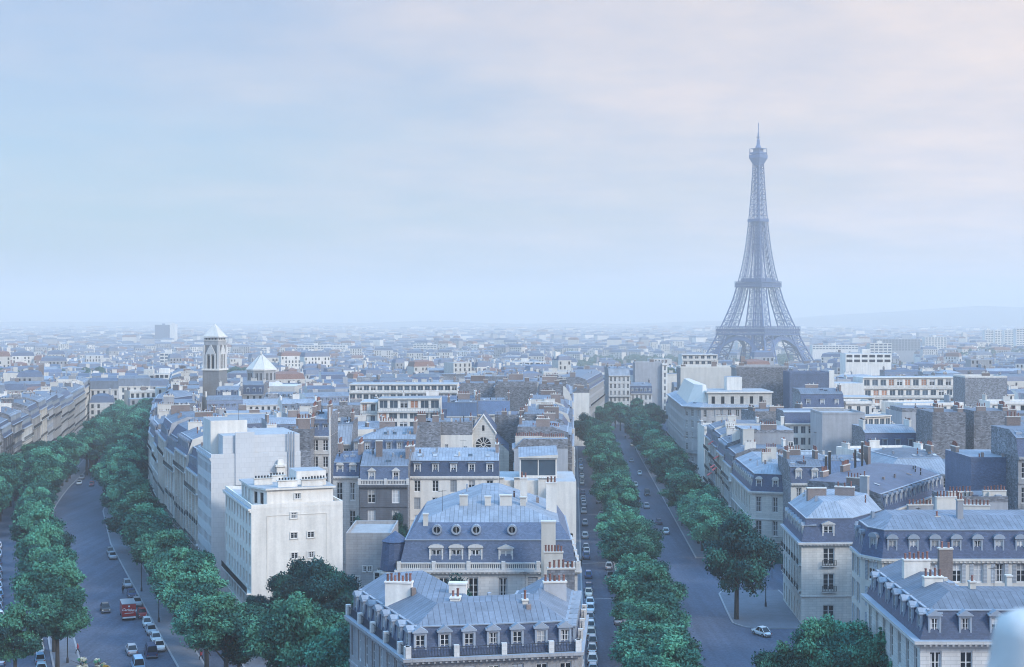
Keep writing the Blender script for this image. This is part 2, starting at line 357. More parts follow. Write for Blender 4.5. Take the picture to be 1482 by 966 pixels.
def oculus_mesh():
    b = MB(); n = 14
    for i in range(n):
        a, c = 2*math.pi*i/n, 2*math.pi*(i+1)/n
        def P(r, t, y, oz=.75): return (r*math.cos(t), y, oz+r*math.sin(t))
        b.face([P(.62, a, -.1), P(.62, c, -.1), P(.42, c, -.1), P(.42, a, -.1)], 'lead'); b.face([P(.62, a, -.1), P(.62, c, -.1), P(.62, c, 1.3), P(.62, a, 1.3)], 'zinc_light')
        b.face([P(.42, a, -.1), P(.42, c, -.1), P(.42, c, .1), P(.42, a, .1)], 'lead')
    b.face([(.42*math.cos(2*math.pi*i/n), .1, .75+.42*math.sin(2*math.pi*i/n)) for i in range(n)], 'glass'); b.box((0, .03, .33), (.06, .06, .84), 'frame_white')
    return b.mesh('round_dormer')
OCU = oculus_mesh()

def railing(mb, p, q, z, h=1.0, kind='iron', step=.3, piers=False):
    p, q = Vector(p), Vector(q); L = (q-p).length
    if L < .3: return
    e = (q-p)/L; rot = math.atan2(e.y, e.x); c = (p+q)/2; m = 'iron' if kind == 'iron' else kind; t = .05 if kind == 'iron' else .22
    mb.box((c.x, c.y, z+h-t), (L, t*1.3, t), m, rot); mb.box((c.x, c.y, z+.02), (L, t*1.3, t if kind == 'iron' else .15), m, rot)
    n = max(1, int(L/step)); s = .035 if kind == 'iron' else .15
    for i in range(n+1):
        u = p+e*(L*i/n); mb.box((u.x, u.y, z+.02), (s, s, h-.05), m, rot)
    if kind != 'iron' or piers:
        for i in range(int(L/5.0)+2):
            u = p+e*min(L, 5.0*i); mb.box((u.x, u.y, z), (.55, .55, h+.2), 'pale_stone' if piers else m, rot)

def chimney(root, x, y, zb, zt, ln, th, rot, m='stack_brick', pots=4, lod=0):
    b = MB(); b.box((x, y, zb), (ln, th, zt-zb), m, rot); b.box((x, y, zt), (ln+.16, th+.16, .18), 'cream_plaster' if m != 'white_plaster' else m, rot)
    cr, sr = math.cos(rot), math.sin(rot); pp = []
    for i in range(pots):
        u = (i+.5)/pots*ln-ln/2; pp.append((x+u*cr, y+u*sr, zt+.18))
    if lod: 
        for p in pp:
            if R.random() < .75: b.box(p, (.2, .2, .3+.3*R.random()), R.choice(['pot_clay', 'pot_clay', 'stack_brick', 'iron', 'cream_plaster']), rot)
    o = b.build('chimney', root)
    if not lod:
        for p in pp: inst(POT, 'chimney_pot', o, p, 0, (1.15, 1.15, .9+.5*R.random()))
    return o

def small_balcony():
    b = MB(); b.box((0, -.25, -.14), (1.0, .5, .14), 'pale_stone'); railing(b, (-.48, -.46), (.48, -.46), 0, .95, 'iron', .1); return b.mesh('balcony')
SBAL = small_balcony()
def wall_grid(mb, A, B, z0, z1, ops, m, rec, glaze=None):
    """Wall from A to B with real recessed openings; ops = [(u0, u1, za, zb)] on a common grid."""
    A, B = Vector(A), Vector(B); L = (B-A).length; e = (B-A)/L; inn = Vector((-e.y, e.x))
    us = sorted({0.0, L, *[o[0] for o in ops], *[o[1] for o in ops]}); zs = sorted({z0, z1, *[o[2] for o in ops], *[o[3] for o in ops]})
    full = {(round(o[0], 4), round(o[2], 4)) for o in ops}
    def P(u, z, d=0.0): q = A+e*u+inn*d; return (q.x, q.y, z)
    for za, zb in zip(zs, zs[1:]):
        run = None
        for ua, ub in zip(us, us[1:]):
            if (round(ua, 4), round(za, 4)) in full:
                if run is not None: mb.face([P(run, za), P(ua, za), P(ua, zb), P(run, zb)], m, [(run, za), (ua, za), (ua, zb), (run, zb)]); run = None
            elif run is None: run = ua
        if run is not None: mb.face([P(run, za), P(L, za), P(L, zb), P(run, zb)], m, [(run, za), (L, za), (L, zb), (run, zb)])
    for ua, ub, za, zb in ops:
        mb.face([P(ua, za), P(ua, zb), P(ua, zb, rec), P(ua, za, rec)], m); mb.face([P(ub, za, rec), P(ub, zb, rec), P(ub, zb), P(ub, za)], m)
        mb.face([P(ua, zb), P(ub, zb), P(ub, zb, rec), P(ua, zb, rec)], m); mb.face([P(ua, za, rec), P(ub, za, rec), P(ub, za), P(ua, za)], m)
        if glaze: mb.face([P(ua, za, rec), P(ub, za, rec), P(ub, zb, rec), P(ua, zb, rec)], glaze)

def building(name, label, cat, poly, zc, edges, nf=6, z0=None, group=None, wall='cream_stone', party='rubble', gf=None, bay=2.7, ww=1.15, wh=.68, win='obj', mix='old',
             roof='mansard', steps=None, dorm=None, dfront='lead', devery=1, courses=None, cornice=.45, balc=(), brail='iron', parapet=None, chims='auto', cmat='stack_brick', cpots=5, lod=0,
             shutters=False, skyl=0, winmax=100, rec=.22, extra=None, ceil=None, roof_m='zinc', mans_m='slate', top_rise=None, dflags=None, door=None, wbalc=(), clutter=3, piers=0):
    n = len(poly); ccx = sum(p[0] for p in poly)/n; ccy = sum(p[1] for p in poly)/n
    if z0 is None: z0 = gz(ccy)-.2
    P = [Vector((p[0]-ccx, p[1]-ccy)) for p in poly]; H = zc-z0
    root = empty(name, (ccx, ccy, z0), 0, label, cat, group)
    if gf is None: gf = min(4.6, H/nf*1.2)
    fh = (H-gf-.3)/max(1, nf-1)
    fz = [0.2]+[gf+fh*i for i in range(nf-1)]
    mb = MB(); wins = []
    for i in range(n):
        A, B = P[i], P[(i+1) % n]; k = edges[i]; L = (B-A).length
        if k in 'pb.': 
            mb.face([(A.x, A.y, 0), (B.x, B.y, 0), (B.x, B.y, H), (A.x, A.y, H)], party if k == 'p' else (wall if k == 'b' else wall), [(0, 0), (L, 0), (L, H), (0, H)]); continue
        nb = max(1, int(round((L-.6)/(bay[i] if isinstance(bay, (list, tuple)) else bay)))); bw = L/nb; ops = []
        w_ = min(ww[i] if isinstance(ww, (list, tuple)) else ww, bw*.8)
        for f in range(nf):
            hh = (gf if f == 0 else fh); oh = hh*wh*(1.0 if f else .9); zb_ = fz[f]+(.18*hh if f else .25)
            for j in range(nb):
                u0 = bw*(j+.5)-w_/2; ops.append((u0, u0+w_, zb_, zb_+oh, f))
        wall_grid(mb, A, B, 0, H, [o[:4] for o in ops], wall, rec, None if win == 'obj' and k == 'f' else R.choice(['glass', 'glass', 'glass_blue']))
        if win == 'obj' and k == 'f':
            e = (B-A)/L; inn = Vector((-e.y, e.x)); rot = math.atan2(e.y, e.x)
            for o in ops:
                c = A+e*((o[0]+o[1])/2)+inn*(rec-.05); wins.append(((c.x, c.y, o[2]), rot, w_, o[3]-o[2], o[4], A+e*((o[0]+o[1])/2), e))
    mb.build('wall', root)
    if len(wins) > winmax:
        def hid(w_): 
            q = Vector((ccx+w_[0][0], ccy+w_[0][1], z0+w_[0][2])); return (0 if w_[4] >= nf-5 else 1, q.y)
        wins.sort(key=hid)
        rest = MB()
        for w_ in wins[winmax:]:
            c, rot, ww_, oh = w_[:4]; e = w_[6]
            rest.face([(c[0]-e.x*ww_/2, c[1]-e.y*ww_/2, c[2]), (c[0]+e.x*ww_/2, c[1]+e.y*ww_/2, c[2]), (c[0]+e.x*ww_/2, c[1]+e.y*ww_/2, c[2]+oh), (c[0]-e.x*ww_/2, c[1]-e.y*ww_/2, c[2]+oh)], 'glass')
        tag(rest.build('window', root), kind='stuff'); wins = wins[:winmax]
    for c, rot, ww_, oh, f, ed, e in wins:
        w = inst(WIN[R.choice(MIX[mix])], 'window', root, c, rot, (ww_, 1, oh))
        if f in wbalc: inst(SBAL, 'balcony', root, (ed.x, ed.y, c[2]-.02), rot, (ww_+.5, 1, 1))
        if shutters and f:
            for s in (-1, 1):
                q = ed+e*(s*(ww_/2+.28)); sh = inst(LEAF, 'shutter', w, (s*(1/2+.28/ww_), -rec+.05, 0), 0, (.5/ww_, 1, 1))
    # string courses and cornice, standing proud of the fronts only
    offs = lambda o: [(-o if k in 'fm' else .02) for k in edges]
    PL = [(p.x, p.y) for p in P]
    cmats = 'pale_stone' if wall in ('cream_stone', 'pale_stone') else ('white_plaster' if 'white' in wall else wall)
    if courses is None: courses = [gf-.25] + ([H-fh-.35] if nf > 4 else [])
    if courses:
        b = MB()
        for z in courses: b.prism(offset_poly(PL, offs(.14)), z, z+.24, cmats)
        b.build('string_course', root)
    if cornice:
        b = MB(); b.prism(offset_poly(PL, offs(cornice*.55)), H-.55, H-.28, cmats); b.prism(offset_poly(PL, offs(cornice)), H-.27, H+.06, cmats, 'lead')
        if lod == 0:
            for i in range(n):
                if edges[i] != 'f': continue
                A, B = P[i], P[(i+1) % n]; L = (B-A).length; e = (B-A)/L; out = Vector((e.y, -e.x)); rot = math.atan2(e.y, e.x)
                for j in range(int(L/.6)):
                    q = A+e*(.3+.6*j)+out*cornice*.5; b.box((q.x, q.y, H-.50), (.22, cornice*.75, .2), cmats, rot)
        b.build('cornice', root)
    if piers:                                            # shallow piers between the window bays
        b = MB()
        for i in range(n):
            if edges[i] != 'f': continue
            A, B = P[i], P[(i+1) % n]; L = (B-A).length; e = (B-A)/L; out = Vector((e.y, -e.x)); rot = math.atan2(e.y, e.x)
            nb = max(1, int(round((L-.6)/(bay[i] if isinstance(bay, (list, tuple)) else bay)))); bw = L/nb
            for j in range(0, nb+1, 2):
                q = A+e*min(max(bw*j, .45), L-.45)+out*piers*.5; b.box((q.x, q.y, gf), (.75, piers, H-.6-gf), wall, rot)
        b.build('pilaster', root)
    for f in balc:
        for i in range(n):
            if edges[i] != 'f': continue
            A, B = P[i], P[(i+1) % n]; L = (B-A).length
            if L < 2: continue
            e = (B-A)/L; out = Vector((e.y, -e.x)); rot = math.atan2(e.y, e.x); z = fz[f]-.02 if f < nf else H+.07; c = (A+B)/2+out*.4
            b = MB(); b.box((c.x, c.y, z-.2), (L-.1, .78, .2), cmats, rot); railing(b, A+e*.1+out*.74, B-e*.1+out*.74, z, 1.0, brail, .22 if lod == 0 else .4); b.build('balcony', root)
    if parapet:
        b = MB()
        for i in range(n):
            if edges[i] != 'f': continue
            A, B = P[i], P[(i+1) % n]; e = (B-A).normalized(); out = Vector((e.y, -e.x)); railing(b, A+out*.15, B+out*.15, H+.06, 1.0, parapet, .3 if lod == 0 else .6, parapet == 'iron' and lod == 0)
        b.build('balustrade', root)
    # roof
    if steps is None:
        steps = {'mansard': [(1.1, 3.3, mans_m), (3.6, 1.3, roof_m)], 'tall': [(1.3, 4.2, mans_m), (3.6, 1.4, roof_m)], 'low': [(4.5, 2.0, roof_m)], 'flat': [], 'double': [(1.1, 3.2, mans_m), (1.6, 2.2, mans_m), (4.2, 1.6, roof_m)]}[roof]
    ring, z, acc = PL, H+.06, 0.0; per = [0.0]*n; top = z
    minw = min(max((P[i]-P[(i+2) % n]).length for i in range(n)), min(abs((P[(i+2) % n]-P[i]).dot(Vector((-(P[(i+1) % n]-P[i]).y, (P[(i+1) % n]-P[i]).x)).normalized())) if n == 4 else 99 for i in range(n)))
    for si, (ins, dz, mm) in enumerate(steps):
        if minw < 99 and (acc+ins)*2 > minw-.5 and all(k in 'fm.' for k in edges): ins = max(.3, (minw-.5)/2-acc)
        offsv = [(ins if k in 'fm.' else (0.0 if k == 'p' else 0.0)) for k in edges]
        nr = offset_poly(ring, offsv); b = MB()
        for i in range(n):
            j = (i+1) % n; a0, a1, b1, b0 = ring[i], ring[j], nr[j], nr[i]; e = (Vector(a1)-Vector(a0)); L = e.length
            if L < .05: continue
            e /= L; sl = math.hypot(ins if edges[i] in 'fm.' else 0, dz); u = lambda p: (Vector(p)-Vector(a0)).dot(e)
            b.face([(*a0, z), (*a1, z), (*b1, z+dz), (*b0, z+dz)], mm if edges[i] in 'fm.' else party, [(0, 0), (L, 0), (u(b1), sl), (u(b0), sl)])
        acc += ins; z += dz
        if si == len(steps)-1: b.face([(*p, z) for p in nr], mm if 'zinc' in mm else roof_m)
        b.build('mansard' if si == 0 and len(steps) > 1 else 'roof', root)
        if si == 0 and len(steps) > 1:      # gutter roll where the slopes meet
            g = MB(); lo = offset_poly(nr, [(-.14 if k in 'fm.' else .03) for k in edges]); g.prism(lo, z-.06, z+.07, 'lead'); g.build('roof_edge', root)
        ring = nr
    top = z
    if roof == 'flat' and not steps:
        b = MB(); inner = offset_poly(PL, [.25]*n); hh = .7 if parapet is None else .1
        for i in range(n):
            j = (i+1) % n; b.hexa([(*PL[i], H+.06), (*PL[j], H+.06), (*inner[j], H+.06), (*inner[i], H+.06)], [(*PL[i], H+hh), (*PL[j], H+hh), (*inner[j], H+hh), (*inner[i], H+hh)], wall)
        b.face([(*p, H+.12) for p in inner], 'gravel_roof'); b.build('roof', root); top = H+hh
    if dorm and steps:
        ins, dz, _ = steps[0]
        for i in range(n):
            if edges[i] != 'f' or (dflags and dflags[i] == '0'): continue
            A, B = P[i], P[(i+1) % n]; L = (B-A).length; e = (B-A)/L; inn = Vector((-e.y, e.x)); rot = math.atan2(e.y, e.x)
            nb = max(1, int(round((L-.6)/(bay[i] if isinstance(bay, (list, tuple)) else bay)))); bw = L/nb
            for j in range(nb):
                if j % devery: continue
                kind = dorm
                if isinstance(dorm, (list, tuple)): kind = dorm[j % len(dorm)]
                c = A+e*(bw*(j+.5))+inn*.28; s = min(1.15, (dz-.75)/2.0)
                if dorm == 'oculus': inst(OCU, 'dormer', root, (c.x, c.y, H+.5), rot); continue
                d = inst(DORM.get((kind, dfront)) or DORM[(kind, 'lead')], 'dormer', root, (c.x, c.y, H+.35), rot, None if kind.startswith('big') else (1, 1, s))
                wv = {'big': (1.6, 2.55), 'bigped': (1.7, 2.45)}.get(kind, (.95, 1.67))
                if lod < 2: inst(WIN[R.choice(MIX['old' if mix != 'white' else 'white'])], 'window', d, (0, .12, .15), 0, (wv[0], 1, wv[1]))
    if chims == 'auto':
        chims = []
        for i in range(n):
            if edges[i] in 'pb':
                A, B = P[i], P[(i+1) % n]; L = (B-A).length
                if L > 6 and R.random() < .9: chims.append(('e', i, .3+.4*R.random(), min(L*.45, 2.2+2.5*R.random()), .9+1.2*R.random()))
    for c in chims or []:
        if c[0] == 'e':
            _, i, t, ln, up = c; A, B = P[i], P[(i+1) % n]; e = (B-A).normalized(); inn = Vector((-e.y, e.x)); q = A+(B-A)*t+inn*.42
            chimney(root, q.x, q.y, H-.5, top+up, ln, .62, math.atan2(e.y, e.x), cmat, max(2, int(ln/.55)), lod)
        else:                                # ('w', world x, world y, z base, z top, length, thickness, rotation deg, material, pots)
            _, wx, wy, zb_, zt_, ln, th, rd, cm, np_ = c; chimney(root, wx-ccx, wy-ccy, zb_-z0, zt_-z0, ln, th, math.radians(rd), cm, np_, lod)
    if clutter and steps and 'zinc' in steps[-1][2] and lod < 2:
        # small vents, hatches and cowls standing on the zinc
        xs_ = [q[0] for q in ring]; ys_ = [q[1] for q in ring]; ins, dz, _ = steps[-1]
        for k in range(clutter+(2 if lod == 0 else 0)):
            i = R.choice([q for q in range(n) if edges[q] in 'fm.'] or [0]); A, B = Vector(ring[i]), Vector(ring[(i+1) % n]); e = B-A; L = e.length
            if L < 1.5: continue
            e /= L; out = Vector((e.y, -e.x)); s = R.uniform(.1, .7); q = A+e*R.uniform(.1, .9)*L+out*(ins*s if edges[i] in 'fm.' else -.5); z_ = top-dz*s if edges[i] in 'fm.' else top
            b = MB(); k_ = R.random()
            if k_ < .5: b.box((q.x, q.y, z_-.35), (R.uniform(.3, .7), R.uniform(.3, .6), R.uniform(.7, 1.3)), R.choice(['lead', 'cream_plaster', 'stack_brick', 'zinc_light']), math.atan2(e.y, e.x))
            elif k_ < .8: b.tube((q.x, q.y, z_-.3), (q.x, q.y, z_+R.uniform(.6, 1.5)), .13, .13, R.choice(['iron', 'lead', 'pot_clay']), 8); b.box((q.x, q.y, z_+R.uniform(.6, .7)), (.34, .34, .12), 'lead')
            else: b.box((q.x, q.y, z_-.3), (1.0, .8, .55), R.choice(['zinc_dark', 'glass_blue', 'lead']), math.atan2(e.y, e.x))
            b.build('roof_vent', root)
    if skyl and steps:
        # roof lights lying on the last slope of the first front
        for i in range(n):
            if edges[i] != 'f': continue
            A, B = Vector(ring[i]), Vector(ring[(i+1) % n]); 
            ins, dz, _ = steps[-1]; ins = max(ins, .3); e = (B-A); L = e.length
            if L < 3: continue
            e /= L; out = Vector((e.y, -e.x)); 
            for k in range(skyl):
                t = L*(k+.5+.3*(R.random()-.5))/skyl; s0, s1 = .35, .35+1.1/ins; b = MB()
                def Q(u, s, up): q = A+e*u+out*ins*(s); return (q.x, q.y, top-dz*s+up)
                lo = [Q(t-.4, s1, .02), Q(t+.4, s1, .02), Q(t+.4, s0, .02), Q(t-.4, s0, .02)]; hi = [Q(t-.4, s1, .14), Q(t+.4, s1, .14), Q(t+.4, s0, .14), Q(t-.4, s0, .14)]
                b.hexa(lo, hi, 'lead', R.choice(['glass_blue', 'curtain', 'glass'])); b.build('skylight', root)
            break
    return root, (ccx, ccy, z0), H, top

def front(pxl, pxr, Y, depth, rot=0.0):
    """A rectangular plot whose street front runs from pxl to pxr at depth Y (turned rot degrees)."""
    a = math.radians(rot); A = Vector((X(pxl, Y), Y)); B = None
    e = Vector((math.cos(a), math.sin(a)))
    # where the ray through pxr meets the front's line
    k = (pxr-CX)/FPX; t = (k*A.y-A.x)/(e.x-k*e.y); B = A+e*t; nrm = Vector((-e.y, e.x))
    return [tuple(A), tuple(B), tuple(B+nrm*depth), tuple(A+nrm*depth)]
# ------------------------------------------------------------------ ground, carriageways, pavements
def strip(name, rows, m, dz, kerb=0.0):
    """rows = [(Y, left x, right x)]; a sheet (or a raised kerbed slab) following the slope."""
    b = MB(); ys = sorted({r[0] for r in rows} | {g for g, _ in GP if rows[0][0] < g < rows[-1][0]})
    def at(y):
        for (a, l0, r0), (c, l1, r1) in zip(rows, rows[1:]):
            if y <= c: t = (y-a)/(c-a); return l0+(l1-l0)*t, r0+(r1-r0)*t
        return rows[-1][1:]
    for a, c in zip(ys, ys[1:]):
        (l0, r0), (l1, r1) = at(a), at(c); z0, z1 = gz(a)+dz, gz(c)+dz
        b.face([(l0, a, z0), (r0, a, z0), (r1, c, z1), (l1, c, z1)], m)
        if kerb:
            for u, v in (((l0, a), (l1, c)), ((r1, c), (r0, a))):
                b.face([(*u, gz(u[1])-.05), (*u, gz(u[1])+dz), (*v, gz(v[1])+dz), (*v, gz(v[1])-.05)], 'kerb_stone')
            for x0, x1, x2, x3 in ((l0, l0+.3, l1+.3, l1), (r0-.3, r0, r1, r1-.3)):
                b.face([(x0, a, z0+.004), (x1, a, z0+.004), (x2, c, z1+.004), (x3, c, z1+.004)], 'kerb_stone')
    if kerb:
        (l0, r0) = at(ys[0]); b.face([(l0, ys[0], gz(ys[0])-.05), (r0, ys[0], gz(ys[0])-.05), (r0, ys[0], gz(ys[0])+dz), (l0, ys[0], gz(ys[0])+dz)], 'kerb_stone')
    return structure(b.build(name))
strip('ground', [(y, -9000, 9000) for y, _ in GP], 'earth', -.05)
strip('road', [(60, -260, 260), (640, -330, 300)], 'asphalt', 0.0)
def lane(name, f, o0, o1, y0, y1, m='paving', dz=.13, kerb=1, step=20):
    ys = [y0+(y1-y0)*i/max(1, int((y1-y0)/step)) for i in range(max(1, int((y1-y0)/step))+1)]
    if f is rc: rows = [(y, rc(y)+o0, rc(y)+o1) for y in ys]
    else: rows = [(y, mx(y)+o0*1.06, mx(y)+o1*1.06) for y in ys]
    return strip(name, rows, m, dz, kerb)
lane('pavement', rc, -29.5, -25.2, 140, 600); lane('pavement', rc, -18.3, -15.2, 120, 590)
lane('pavement', rc, 0, 5.5, 300, 600); lane('pavement', rc, 9.5, 13, 300, 600)
# the broad paved corner in front of the chamfered house
strip('pavement', [(227.5, 41.5, 48.0), (229, 39.0, 49.2), (232, 37.6, 50), (240, 38.0, 50.5), (258, 39.2, 51.5), (262, 40.5, 51.5)], 'paving', .13, 1)
lane('pavement', mx, 0, 4.2, 120, 640); lane('pavement', mx, 9.2, 13.5, 120, 640)
lane('pavement', mx, -17.4, -13.2, 150, 640); lane('pavement', mx, -33, -27, 150, 640)
for y_ in (253, 293, 336, 341, 372):                 # stop lines and crossing edges of the service lane
    b = MB(); b.face([(rc(y_)-25, y_, gz(y_)+.004), (rc(y_)-18.5, y_+1, gz(y_+1)+.004), (rc(y_)-18.5, y_+1.3, gz(y_+1.3)+.004), (rc(y_)-25, y_+.3, gz(y_+.3)+.004)], 'paint_line'); structure(b.build('road_marking'))

# ------------------------------------------------------------------ buildings
OCC = []
def occ(poly, pad=0.0): OCC.append(([tuple(p) for p in poly], pad))
def inpoly(x, y, poly):
    c = False
    for (x0, y0), (x1, y1) in zip(poly, poly[1:]+poly[:1]):
        if (y0 > y) != (y1 > y) and x < (x1-x0)*(y-y0)/(y1-y0)+x0: c = not c
    return c
def free(poly):
    cx0, cy0 = sum(p[0] for p in poly)/len(poly), sum(p[1] for p in poly)/len(poly); n = len(poly)
    pts = [(cx0, cy0)]
    for k in (.5, .97):
        for i in range(n):
            j = (i+1) % n; pts += [(cx0+(poly[i][0]-cx0)*k, cy0+(poly[i][1]-cy0)*k), (cx0+((poly[i][0]+poly[j][0])/2-cx0)*k, cy0+((poly[i][1]+poly[j][1])/2-cy0)*k)]
    for q, _ in OCC:
        if any(inpoly(*p, q) for p in pts): return False
        if any(inpoly(*p, poly) for p in q): return False
    return True
def B(name, label, cat, poly, zc, edges, **k): occ(poly); return building(name, label, cat, poly, zc, edges, **k)
def put(me, name, root, org, x, y, z, rz=0, sc=None): return inst(me, name, root, (x-org[0], y-org[1], z-org[2]), rz, sc)
def partbox(root, org, poly, z0, z1, m, name, top=None):
    b = MB(); b.prism([(p[0]-org[0], p[1]-org[1]) for p in poly], z0-org[2], z1-org[2], m, top); return b.build(name, root)
def lerp2(a, b, t): return (a[0]+(b[0]-a[0])*t, a[1]+(b[1]-a[1])*t)
def wall_windows(root, org, A, Bp, lst, mix='dark', surround=None):
    """Single windows let into a blank wall: lst = [(t along A-B, z bottom, w, h)], each a framed box standing 4 cm proud."""
    a, c = Vector(A), Vector(Bp); L = (c-a).length; e = (c-a)/L; out = Vector((e.y, -e.x)); rot = math.atan2(e.y, e.x)
    for t, z, w, h in lst:
        q = a+e*(L*t)+out*.05
        o = put(WIN[R.choice(MIX[mix])], 'window', root, org, q.x, q.y, z, rot, (w, 1, h))
        if surround:
            b = MB()
            for x0, x1, z0, z1 in ((-.5-.12/w, -.5, -.1/h, 1+.1/h), (.5, .5+.12/w, -.1/h, 1+.1/h), (-.5, .5, 1, 1+.12/h), (-.62, .62, -.14/h, 0)):
                b.hexa([(x0, -.06, z0), (x1, -.06, z0), (x1, .06, z0), (x0, .06, z0)], [(x0, -.06, z1), (x1, -.06, z1), (x1, .06, z1), (x0, .06, z1)], surround)
            b.build('window_frame', o)
def modern(name, label, cat, poly, levels, edges, wall='white_plaster', bay=3.2, ww=2.3, wh=.62, mix='resid', rail=True, gf=3.2, group=None, front_cols=None, slab='white_plaster'):
    """Terraced modern block: levels = [(z top, inset of the fronts)] from the street up; every level is a storey band with its own slab and railing."""
    occ(poly); n = len(poly); ccx = sum(p[0] for p in poly)/n; ccy = sum(p[1] for p in poly)/n; z0 = gz(ccy)-.2
    root = empty(name, (ccx, ccy, z0), 0, label, cat, group); PL = [(p[0]-ccx, p[1]-ccy) for p in poly]; zb = z0
    for li, (zt, ins) in enumerate(levels):
        pl = offset_poly(PL, [ins if k == 'f' else 0 for k in edges]); nf = max(1, int(round((zt-zb)/gf))); fh = (zt-zb)/nf; b = MB(); wl = []
        for i in range(n):
            A, C = Vector(pl[i]), Vector(pl[(i+1) % n]); L = (C-A).length
            if L < .5: continue
            if edges[i] != 'f': b.face([(*A, zb-z0), (*C, zb-z0), (*C, zt-z0), (*A, zt-z0)], wall if edges[i] == 'b' else 'rubble'); continue
            e = (C-A)/L; inn = Vector((-e.y, e.x)); rot = math.atan2(e.y, e.x); nb = max(1, int(round(L/bay))); bw = L/nb; ops = []
            for f in range(nf):
                for j in range(nb):
                    w = min(ww, bw-.4); u = bw*(j+.5)-w/2; z = zb-z0+f*fh+fh*.22; ops.append((u, u+w, z, z+fh*wh)); c = A+e*(u+w/2)+inn*.16; wl.append(((c.x, c.y, z), rot, w, fh*wh))
            wall_grid(b, A, C, zb-z0, zt-z0, ops, wall, .2)
        b.build('wall', root)
        for c, rot, w, h in wl[-90//len(levels)-10:]: inst(WIN[R.choice(MIX[mix])], 'window', root, c, rot, (w, 1, h))
        s = MB(); s.prism(offset_poly(pl, [-.5 if k == 'f' else .03 for k in edges]), zt-z0-.1, zt-z0+.22, slab, 'gravel_roof'); s.build('slab' if li < len(levels)-1 else 'roof', root)
        if rail and li < len(levels)-1:
            s = MB()
            for i in range(n):
                if edges[i] == 'f': railing(s, pl[i], pl[(i+1) % n], zt-z0+.2, 1.0, 'iron', .5)
            s.build('balcony', root)
        zb = zt+.2
    return root, (ccx, ccy, z0)

# --- the stone mansion at the corner of the circular street (bottom of the picture)
PB1 = [(-10.7, 140), (6.9, 143), (8.4, 160.5), (-.5, 160), (-1.3, 153.8), (-6.3, 152.8), (-10.8, 164), (-19.2, 160.6)]
B('stone_mansion', 'sooty stone corner mansion with zinc hip roof, white chimney stacks and seven pedimented dormers', 'house', PB1, 16.0, 'ffpffbpf', nf=3, wall='grey_stone', gf=5.6, bay=2.6, ww=1.25, mix='old',
  steps=[(1.2, 2.9, 'slate'), (3.15, 1.7, 'zinc')], dorm='ped', parapet='iron', cornice=.7, courses=[5.4, 10.8], dflags='11000001', clutter=4,
  chims=[('w', -12.6, 151.5, 17, 21.6, 3.0, .9, -8, 'white_plaster', 7), ('w', -6.1, 146.6, 17, 20.9, 1.0, 1.2, -5, 'white_plaster', 2), ('w', -6.0, 150.8, 17, 21.6, 1.9, 1.1, -5, 'white_plaster', 0),
         ('w', 4.8, 153.2, 16, 21.3, 2.6, .8, 8, 'grey_plaster', 5), ('w', 1.4, 146.2, 18, 20.7, .6, .6, 5, 'cream_plaster', 1), ('w', 5.8, 160.9, 15, 21.4, 3.2, .7, 3, 'rubble', 6)], skyl=0)
# --- the mansion behind it, round dormers over arched ones
PB2 = front(577, 836, 195, 25); r2, o2, H2, t2 = B('stone_mansion', 'long mansion of pale stone with balustrade, arched stone dormers and small round dormers above', 'house', PB2, 15.0, 'ffbf', nf=3, wall='pale_stone', gf=5.0, bay=4.2, ww=1.4, mix='old',
  steps=[(.9, 4.1, 'slate_pale'), (1.6, 2.3, 'slate_pale'), (9.0, 3.0, 'zinc_light')], parapet='pale_stone', cornice=.6, courses=[4.8],
  chims=[('w', X(794, 190.5), 191.5, 14, 22.4, 2.0, 1.3, 0, 'cream_plaster', 0), ('w', X(802, 186), 188.5, 8, 18.6, 2.6, .7, 0, 'cream_plaster', 6), ('w', X(615, 196), 197.5, 15, 22.6, .7, .7, 0, 'cream_plaster', 0),
         ('w', X(671, 203), 203, 21, 24.6, 1.2, .7, 0, 'cream_plaster', 0), ('w', X(706, 203), 203, 21, 24.4, .9, .7, 0, 'cream_plaster', 0), ('w', X(732, 203), 203, 21, 24.6, 1.8, .7, 0, 'cream_plaster', 0), ('w', X(757, 203), 203, 21, 24.3, .9, .7, 0, 'cream_plaster', 0),
         ('w', X(758, 208), 208, 22, 26.6, 1.1, .8, 0, 'white_plaster', 2), ('w', X(798, 207), 207, 20, 26.0, 1.6, .8, 0, 'white_plaster', 3)])
for px in (631, 660, 688): 
    d = put(DORM[('big', 'pale_stone')], 'dormer', r2, o2, X(px, 195.3), 195.3, 15.2); inst(WIN['dark2'], 'window', d, (0, .12, .15), 0, (1.6, 1, 2.55))
d = put(DORM[('bigped', 'pale_stone')], 'dormer', r2, o2, X(732, 195.3), 195.3, 15.2); inst(WIN['curtain'], 'window', d, (0, .12, .15), 0, (1.7, 1, 2.45))
for px in (632, 660, 689, 741, 794): put(OCU, 'dormer', r2, o2, X(px, 196.2), 196.2, 19.7, 0, (1.15, 1, 1.15))
b = MB(); tx, ty = X(572, 198)-o2[0], 198-o2[1]; b.lathe((tx, ty, 0), [(2.3, 0), (2.3, 15.0), (2.7, 15.1), (2.7, 15.5)], 'pale_stone', 16); b.lathe((tx, ty, 0), [(2.3, 15.5), (1.9, 19.4), (2.0, 19.6), (.1, 21.0)], 'slate', 16); b.build('turret', r2)
